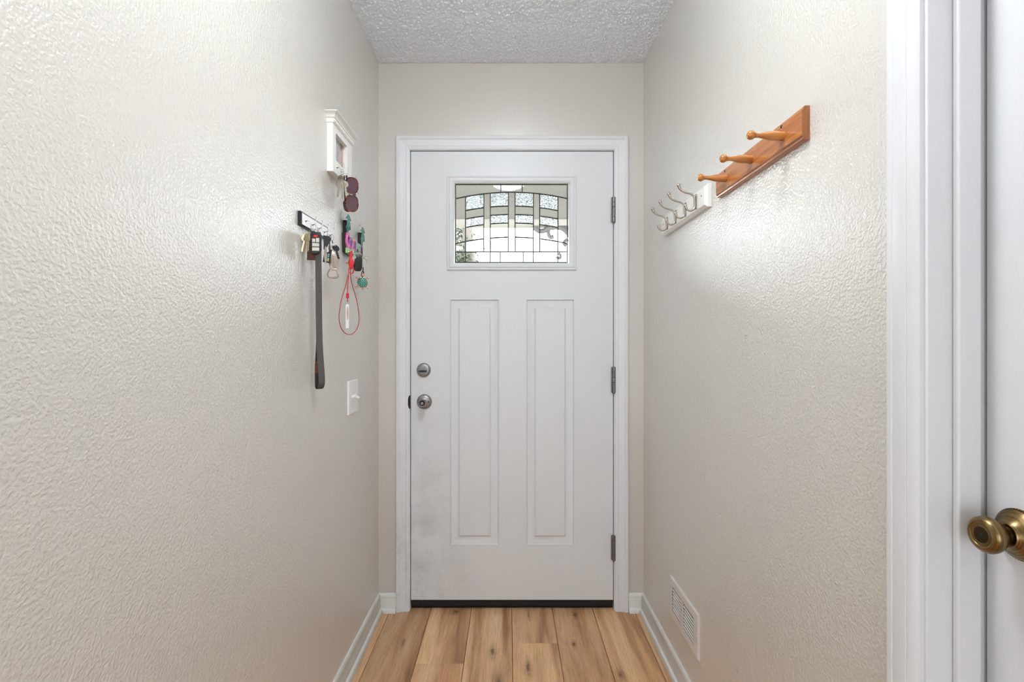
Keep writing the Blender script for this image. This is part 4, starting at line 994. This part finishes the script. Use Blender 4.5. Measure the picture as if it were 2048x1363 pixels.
def palm(yc, zb, h, mat, n_in=0):
    tr = MB().tube(smooth_path([mL(yc + 0.004, zb, 0.013), mL(yc + 0.001, zb + h * 0.4, 0.0145), mL(yc + 0.002, zb + h * 0.72, 0.016)], 5), [0.0042] * 4 + [0.0036] * 4 + [0.003] * 3, 8).build('palm_trunk', mat, cz, smooth=60)
    MB().box(XL + 0.0, XL + 0.012, yc - 0.004, yc + 0.010, zb - 0.004, zb + h * 0.75).build('palm_backing', M_SIGN, tr, bevel=0.001)
    top = Vector(mL(yc + 0.002, zb + h * 0.74, 0.016))
    for (dy, dz, ln) in ((-1.0, 0.25, 0.026), (1.0, 0.30, 0.026), (-0.75, -1.0, 0.034), (0.8, -0.9, 0.034), (-0.45, 1.0, 0.026), (0.15, -1.1, 0.032), (0.55, 0.9, 0.022)):
        d = Vector((0.0, dy, dz)).normalized()
        mid = top + d * ln * 0.55 + Vector((0.003, 0, 0.006)); end = top + d * ln + Vector((0.001, 0, -0.004))
        P = smooth_path([top, mid, end], 5)
        pr_ = d.cross(Vector((1, 0, 0))).normalized()
        vs, fs = [], []
        for i, q_ in enumerate(P):
            wv = 0.0062 * math.sin(math.pi * (0.15 + 0.83 * i / (len(P) - 1)))
            vs += [q_ - pr_ * wv, q_ + Vector((0.0022, 0, 0)), q_ + pr_ * wv, q_ - Vector((0.0025, 0, 0))]
        for i in range(len(P) - 1):
            for k in range(4): fs.append((i * 4 + k, i * 4 + (k + 1) % 4, i * 4 + 4 + (k + 1) % 4, i * 4 + 4 + k))
        fs += [(0, 1, 2, 3), tuple(4 * (len(P) - 1) + k for k in range(4))]
        MB().add(vs, fs).build('palm_frond', mat, tr, smooth=50)
palm(1.776, 1.585, 0.080, M_PALM)
palm(1.950, 1.580, 0.078, M_PALM2)
SH = [cup_hook(mL(yy, sz0 + 0.004, 0.018), cz, 0.016, 0.009, 0.007, 0.001) for yy in (1.782, 1.826, 1.870, 1.914, 1.956)]
for px, py in ((684, 424), (720, 450)):
    c = onL(px, py, 0.004)
    nl = hang('wall_hook', (XL, c.y, c.z - 0.004), 'tiny silver forked wall hook above the teal palm beside the letter ' + ('C' if px < 700 else 'L'), 'hook', 'wall hooks above the palms')
    MB().tube([(XL, c.y, c.z - 0.002), (XL + 0.006, c.y, c.z - 0.002), (XL + 0.009, c.y, c.z + 0.004)], 0.0009, 8).build('pin', M_CHROME, nl)
    MB().tube([(XL + 0.003, c.y - 0.006, c.z + 0.004), (XL + 0.004, c.y, c.z - 0.002), (XL + 0.003, c.y + 0.006, c.z + 0.004)], 0.0009, 8).build('fork', M_CHROME, nl)

# red lanyard
OFF = 0.027
la = hang('lanyard', onL(697, 669, OFF), 'red cord lanyard with red clip and white tag below the palm sign', 'lanyard')
def lw(px, py, off=OFF): return onL(px, py, off)
loop = [(699.5, 503), (698.5, 530), (696.5, 548), (691.5, 570), (684.0, 595), (679.5, 617), (678.0, 637), (681.0, 652), (687.5, 663), (697.5, 668.5), (708.0, 665), (715.5, 653), (718.2, 637), (716.0, 614), (711.2, 592), (705.2, 572), (701.0, 552), (700.5, 530), (702.5, 503)]
MB().tube(smooth_path([lw(*a) for a in loop], 5), 0.0013, 8).build('cord', M_CORD, la, smooth=60)
MB().tube(smooth_path([lw(697, 548), lw(695.6, 575), lw(695.0, 604)], 5), 0.0013, 8).build('cord', M_CORD, la, smooth=60)
c = lw(695.2, 591)
MB().lathe(c + Vector((0, 0, -0.009)), (0, 0, 1), [(0, 0.004), (0.001, 0.0048), (0.017, 0.0048), (0.018, 0.004)], 16).build('slider', M_RED, la)
c = lw(695, 604)
MB().torus(c, (0.7, -0.7, 0), 0.0062, 0.0009).build('split_ring', M_CHROME, la)
tg = lw(694.6, 632); tx = Vector((0.95, 0.3, 0)).normalized(); ty = Vector((0.3, -0.95, 0)).normalized()
mt_ = lambda u, v, w: tuple(tg + tx * u + Vector((0, 0, 1)) * v + ty * w)
tgo = MB().prism([(-0.0055, -0.042), (0.0055, -0.042), (0.0055, 0.038), (0.003, 0.042), (-0.003, 0.042), (-0.0055, 0.038)], mt_, -0.003, 0.003, 0.001).build('tag', M_WPLASTIC, la, smooth=0)
MB().prism([(0.0008 + 0.0028 * math.sin(t_), 0.010 + 0.024 * math.cos(t_)) for t_ in (2 * math.pi * k / 20 for k in range(20))], mt_, 0.0028, 0.0036).build('tag_inlay', plain('blush', srgb(206, 172, 162), 0.4), tgo, smooth=0)
c = lw(702.2, 527, 0.031)
mc = lambda u, v, w: tuple(c + tx * u + Vector((0, 0, 1)) * v + ty * w)
cl = MB().prism([(0.0095 * math.sin(t_) * (1.1 if math.cos(t_) > 0 else 0.9), 0.0185 * math.cos(t_)) for t_ in (2 * math.pi * k / 24 for k in range(24))], mc, -0.003, 0.003, 0.001).build('clip', M_RED, la, smooth=30)
MB().tube([mc(0.0085 * math.sin(t_), -0.024 + 0.0105 * math.cos(t_), 0) for t_ in (2 * math.pi * k / 24 for k in range(24))], 0.0018, 8, closed=True).build('clip_ring', M_RED, la, smooth=60)
MB().tube([mc(-0.005, 0.001, 0.001), mc(-0.018, 0.0025, 0.001)], [0.002, 0.0012], 8).build('clip_lever', M_RED, la)
MB().prism([(-0.0045, 0.016), (0.0035, 0.016), (0.0055, 0.043), (0.000, 0.046), (-0.0040, 0.040)], mc, -0.001, 0.001).build('strap', M_RED, la, smooth=0)

# black key fob on the sign
p = SH[2]
c = onL(715.5, 525, 0.036)
f5 = hang('remote_fob', (c.x, c.y, c.z - 0.03), 'rounded black remote fob under the palm sign', 'keys')
m5 = lambda u, v, w: tuple(c + Vector((0.9, 0.43, 0)) * u + Vector((0, 0, 1)) * v + Vector((0.43, -0.9, 0)) * w)
MB().prism([(0.0155 * (abs(math.sin(t_)) ** 0.5) * (1 if math.sin(t_) > 0 else -1), 0.031 * (abs(math.cos(t_)) ** 0.6) * (1 if math.cos(t_) > 0 else -1)) for t_ in (2 * math.pi * (k + 0.5) / 28 for k in range(28))], m5, -0.006, 0.006, 0.003).build('fob', M_BPLASTIC, f5, smooth=40)
MB().torus(Vector(m5(0, 0.035, 0)), (0.4, 1, 0), 0.0065, 0.0009).build('split_ring', M_CHROME, f5)
MB().tube(smooth_path([m5(-0.012, 0.03, 0.006), m5(-0.010, 0.02, 0.008), m5(-0.015, 0.008, 0.008)], 4), 0.0011, 6).build('chain', M_CHROME, f5)
key(m5(-0.013, 0.024, 0.0075), (-0.15, 0, -1), (0.9, 0.4, 0), 0.036, 'key', M_STEEL, f5, 0.007)

# turtle keychain
c = onL(725, 564.5, 0.034)
tu = hang('turtle_keychain', (c.x, c.y, c.z - 0.04), 'jewelled green turtle keychain with rose gold feet below the palm sign', 'keychain')
ux = Vector((0.93, 0.37, 0)).normalized(); un = Vector((0.37, -0.93, 0)).normalized()
mu = lambda u, v, w: tuple(c + ux * u + Vector((0, 0, 1)) * v + un * w)
MB().prism([(0.0205 * math.sin(t_), 0.0215 * math.cos(t_)) for t_ in (2 * math.pi * k / 28 for k in range(28))], mu, -0.003, 0.001, 0.001).build('rim', M_ROSE, tu, smooth=40)
sv, sf = [], []
for i in range(7):
    r_ = math.cos(math.pi / 2 * i / 6)
    for k in range(28): sv.append(mu(0.0188 * r_ * math.sin(2 * math.pi * k / 28), 0.0198 * r_ * math.cos(2 * math.pi * k / 28), 0.001 + 0.0075 * math.sin(math.pi / 2 * i / 6)))
for i in range(6):
    for k in range(28): sf.append((i * 28 + k, i * 28 + (k + 1) % 28, (i + 1) * 28 + (k + 1) % 28, (i + 1) * 28 + k))
sh = MB().add(sv, sf).build('shell', M_TURQ, tu, smooth=60)
gm = MB()
for ring_, n in ((0.0, 1), (0.36, 6), (0.66, 11), (0.92, 16)):
    for k in range(n):
        q = 2 * math.pi * k / n + ring_
        gm.ball(mu(0.0188 * ring_ * math.sin(q), 0.0198 * ring_ * math.cos(q), 0.001 + 0.0075 * math.sqrt(max(0, 1 - ring_ ** 2))), 0.0015, 8)
go = gm.build('gem_setting', M_GEM, sh, smooth=60); go['kind'] = 'stuff'
MB().ball(mu(0, 0.0275, 0.001), 0.0075, 14, (0.9, 0.9, 1.1)).build('head', M_ROSE, tu)
for su, svv in ((-1, 1), (1, 1), (-1, -1), (1, -1)):
    MB().tube(smooth_path([mu(su * 0.015, svv * 0.014, 0), mu(su * 0.021, svv * 0.018, 0), mu(su * 0.0245, svv * 0.0175 + (0.001 if svv > 0 else -0.003), 0)], 4), [0.003] * 3 + [0.0034] * 3 + [0.0036] * 2 + [0.0018], 8).build('foot', M_ROSE, tu, smooth=60)
MB().tube([mu(0, -0.020, 0), mu(0, -0.0275, 0), mu(-0.001, -0.031, 0)], [0.003, 0.002, 0.0008], 8).build('tail', M_ROSE, tu, smooth=60)
MB().torus(Vector(mu(0.001, 0.037, 0)), (0.5, 1, 0), 0.0055, 0.0013).build('link', M_BRASSD, tu)
MB().torus(Vector(mu(0.002, 0.047, 0)), (1, 0.2, 0), 0.0065, 0.0015, squash=1.5).build('clasp', M_BRASSD, tu)
MB().tube(smooth_path([mu(0.002, 0.055, 0), mu(0.003, 0.072, 0), mu(0.001, 0.090, -0.004)], 4), 0.0011, 6).build('chain', M_GOLD, tu)
# small ring and pull wire beside the turtle
c = onL(733, 515.5, 0.030)
rg = hang('wire_ring', (c.x, c.y, c.z - 0.06), 'thin silver ring with hanging wire beside the turtle keychain', 'key ring')
MB().torus(c, (0.4, -0.9, 0), 0.0078, 0.0008).build('split_ring', M_CHROME, rg)
MB().tube([c + Vector((0, 0, -0.008)), c + Vector((0.0005, 0, -0.030)), c + Vector((0, 0, -0.060))], 0.0007, 6).build('wire', M_CHROME, rg)

# ------------------------------------------------------------------ porch and garden outside
M_SIDE = plain('porch_paint', srgb(106, 103, 97), 0.7, var=0.04, scale=8)
M_SOFFIT = plain('porch_ceiling_paint', srgb(106, 103, 98), 0.85, bump=1.0, scale=90, var=0.2)
M_CONC = plain('porch_concrete', srgb(106, 103, 97), 0.9, bump=0.4, scale=40)
M_GRASS = plain('lawn', srgb(74, 82, 52), 0.95, var=0.3, scale=30)
M_BARK = plain('bark', srgb(72, 66, 60), 0.9, bump=0.8, scale=20, var=0.3)
M_LEAF = plain('needle_leaf', srgb(52, 59, 42), 0.7, var=0.35, scale=3)
M_IRON = plain('grey_iron', srgb(80, 79, 77), 0.6, var=0.08)
M_HOUSE = plain('house_white', srgb(170, 166, 160), 0.8, var=0.04)
M_ROOF = plain('roof_shingle', srgb(120, 112, 108), 0.9, var=0.2, scale=10)
YB = 4.20
struct(MB().box(-2.6, 2.6, YF + WT, YB + 0.12, 2.42, 2.47).build('porch_ceiling', M_SOFFIT, smooth=0), 'textured grey porch ceiling beyond the door glass', 'porch ceiling')
pb_ = MB().box(-2.6, 2.6, YB, YB + 0.09, 2.235, 2.42).build('porch_beam', M_SIDE, smooth=0)
struct(pb_, 'beige beam across the porch seen through the door glass', 'beam')
MB().box(-2.6, 2.6, YB - 0.012, YB + 0.10, 2.185, 2.235).build('beam_trim', plain('beam_trim_paint', srgb(140, 137, 129), 0.7), pb_, smooth=0)
struct(MB().box(-2.6, 2.6, YF + WT, YB + 0.3, -0.15, -0.03).build('porch_floor', M_CONC, smooth=0), 'pale concrete porch floor outside the entry door', 'porch floor')
struct(MB().box(-60, 60, YB + 0.3, 90, -0.5, -0.2).build('ground', M_GRASS, smooth=0), 'lawn beyond the porch', 'ground')
# iron post with scroll bracket
pp = thing('porch_post', (0.70, YB + 0.03, -0.03), 'grey iron porch post with scroll bracket seen through the glass', 'post')
MB().box(0.66, 0.72, YB, YB + 0.06, -0.03, 2.186).build('post', M_IRON, pp, bevel=0.004)
def spiral(c, r0, r1, a0, turns, n=26):
    return [Vector((c[0] + (r0 + (r1 - r0) * i / (n - 1)) * math.cos(a0 + turns * 2 * math.pi * i / (n - 1)), YB + 0.03, c[1] + (r0 + (r1 - r0) * i / (n - 1)) * math.sin(a0 + turns * 2 * math.pi * i / (n - 1)))) for i in range(n)]
def sp(px, py): return atY(px, py, YB + 0.03)
def scroll(pts, r): MB().tube(smooth_path([sp(*a) for a in pts], 6), r, 10).build('scroll', M_IRON, pp, smooth=60)
scroll([(1070, 449), (1071, 456), (1078, 461.5), (1088, 461), (1097, 456), (1110, 454), (1122, 455.5), (1131, 461), (1140, 472), (1150, 492), (1160, 520)], 0.021)
scroll([(1097, 459), (1097, 468), (1101, 474), (1107, 473)], 0.017)
scroll([(1136, 479), (1130, 482), (1128, 487), (1133, 491)], 0.015)
scroll([(1117, 506), (1121, 510), (1120, 516), (1112, 514)], 0.011)
scroll([(1128, 449), (1136, 456), (1146, 462), (1158, 466)], 0.016)
# tree
rt = random.Random(5)
TY = 12.0
tr = thing('garden_tree', (-1.05, TY, -0.2), 'drooping grey green tree beyond the porch seen through the glass', 'tree')
MB().tube(smooth_path([(-1.02, TY, -0.2), (-1.0, TY, 1.6), (-0.92, TY, 2.9), (-0.98, TY, 3.8), (-1.05, TY, 5.2), (-1.1, TY, 7.0)], 5), [0.20] * 6 + [0.16] * 6 + [0.13] * 6 + [0.10] * 6 + [0.06] * 2, 12).build('trunk', M_BARK, tr, smooth=60)
lm = MB()
for bno in range(34):
    z0b = rt.uniform(3.0, 7.0); ang = rt.uniform(-math.pi, math.pi); ln = rt.uniform(0.35, 1.15) * (1.25 if z0b > 3.7 else 0.75)
    base = Vector((-1.02, TY, z0b)); d = Vector((math.cos(ang), math.sin(ang), rt.uniform(-0.25, 0.25)))
    tip = base + d * ln
    for k in range(150):
        q = base.lerp(tip, rt.uniform(0.1, 1.0)) + Vector((rt.gauss(0, 0.09), rt.gauss(0, 0.09), -abs(rt.gauss(0, 0.22))))
        u = Vector((rt.gauss(0, 0.5), rt.gauss(0, 0.5), rt.gauss(-0.6, 0.6))).normalized() * 0.065; v = u.cross(Vector((rt.gauss(0, 1), rt.gauss(0, 1), rt.gauss(0, 1)))).normalized() * 0.022
        lm.add([q - u, q + v, q + u, q - v], [(0, 1, 2, 3)])
fo = lm.build('foliage', M_LEAF, tr, smooth=0, recalc=False); fo['kind'] = 'stuff'
bl_ = MB()
for bno in range(9):
    z0b = 3.1 + 0.4 * bno; ang = rt.uniform(0, 6.28)
    bl_.tube([(-1.0, TY, z0b), (-1.0 + 0.5 * math.cos(ang), TY + 0.5 * math.sin(ang), z0b + 0.08), (-1.0 + 0.95 * math.cos(ang), TY + 0.95 * math.sin(ang), z0b - 0.08)], [0.04, 0.025, 0.01], 8)
bo = bl_.build('branches', M_BARK, tr, smooth=60); bo['kind'] = 'stuff'
# neighbour's house
hs = thing('neighbour_house', (-4.4, 27, -0.2), 'white neighbouring house with grey window seen through the corner pane', 'house')
MB().box(-6.6, -2.25, 25, 30, -0.2, 5.45).build('wall', M_HOUSE, hs, smooth=0)
MB().add([(-6.9, 24.7, 5.40), (-2.0, 24.7, 5.40), (-2.0, 30.3, 5.40), (-6.9, 30.3, 5.40), (-6.9, 27.5, 7.0), (-2.0, 27.5, 7.0)], [(0, 1, 5, 4), (2, 3, 4, 5), (0, 4, 3), (1, 2, 5), (0, 3, 2, 1)]).build('roof', M_ROOF, hs, smooth=0)
for wxa in (-2.52, -4.6):
    wo = MB().box(wxa - 0.05, wxa + 0.29, 24.95, 25.0, 4.98, 5.44).build('window', M_ROOF, hs, smooth=0)
    MB().box(wxa, wxa + 0.24, 24.93, 24.95, 5.02, 5.40).build('pane', M_NICKELD, wo, smooth=0)
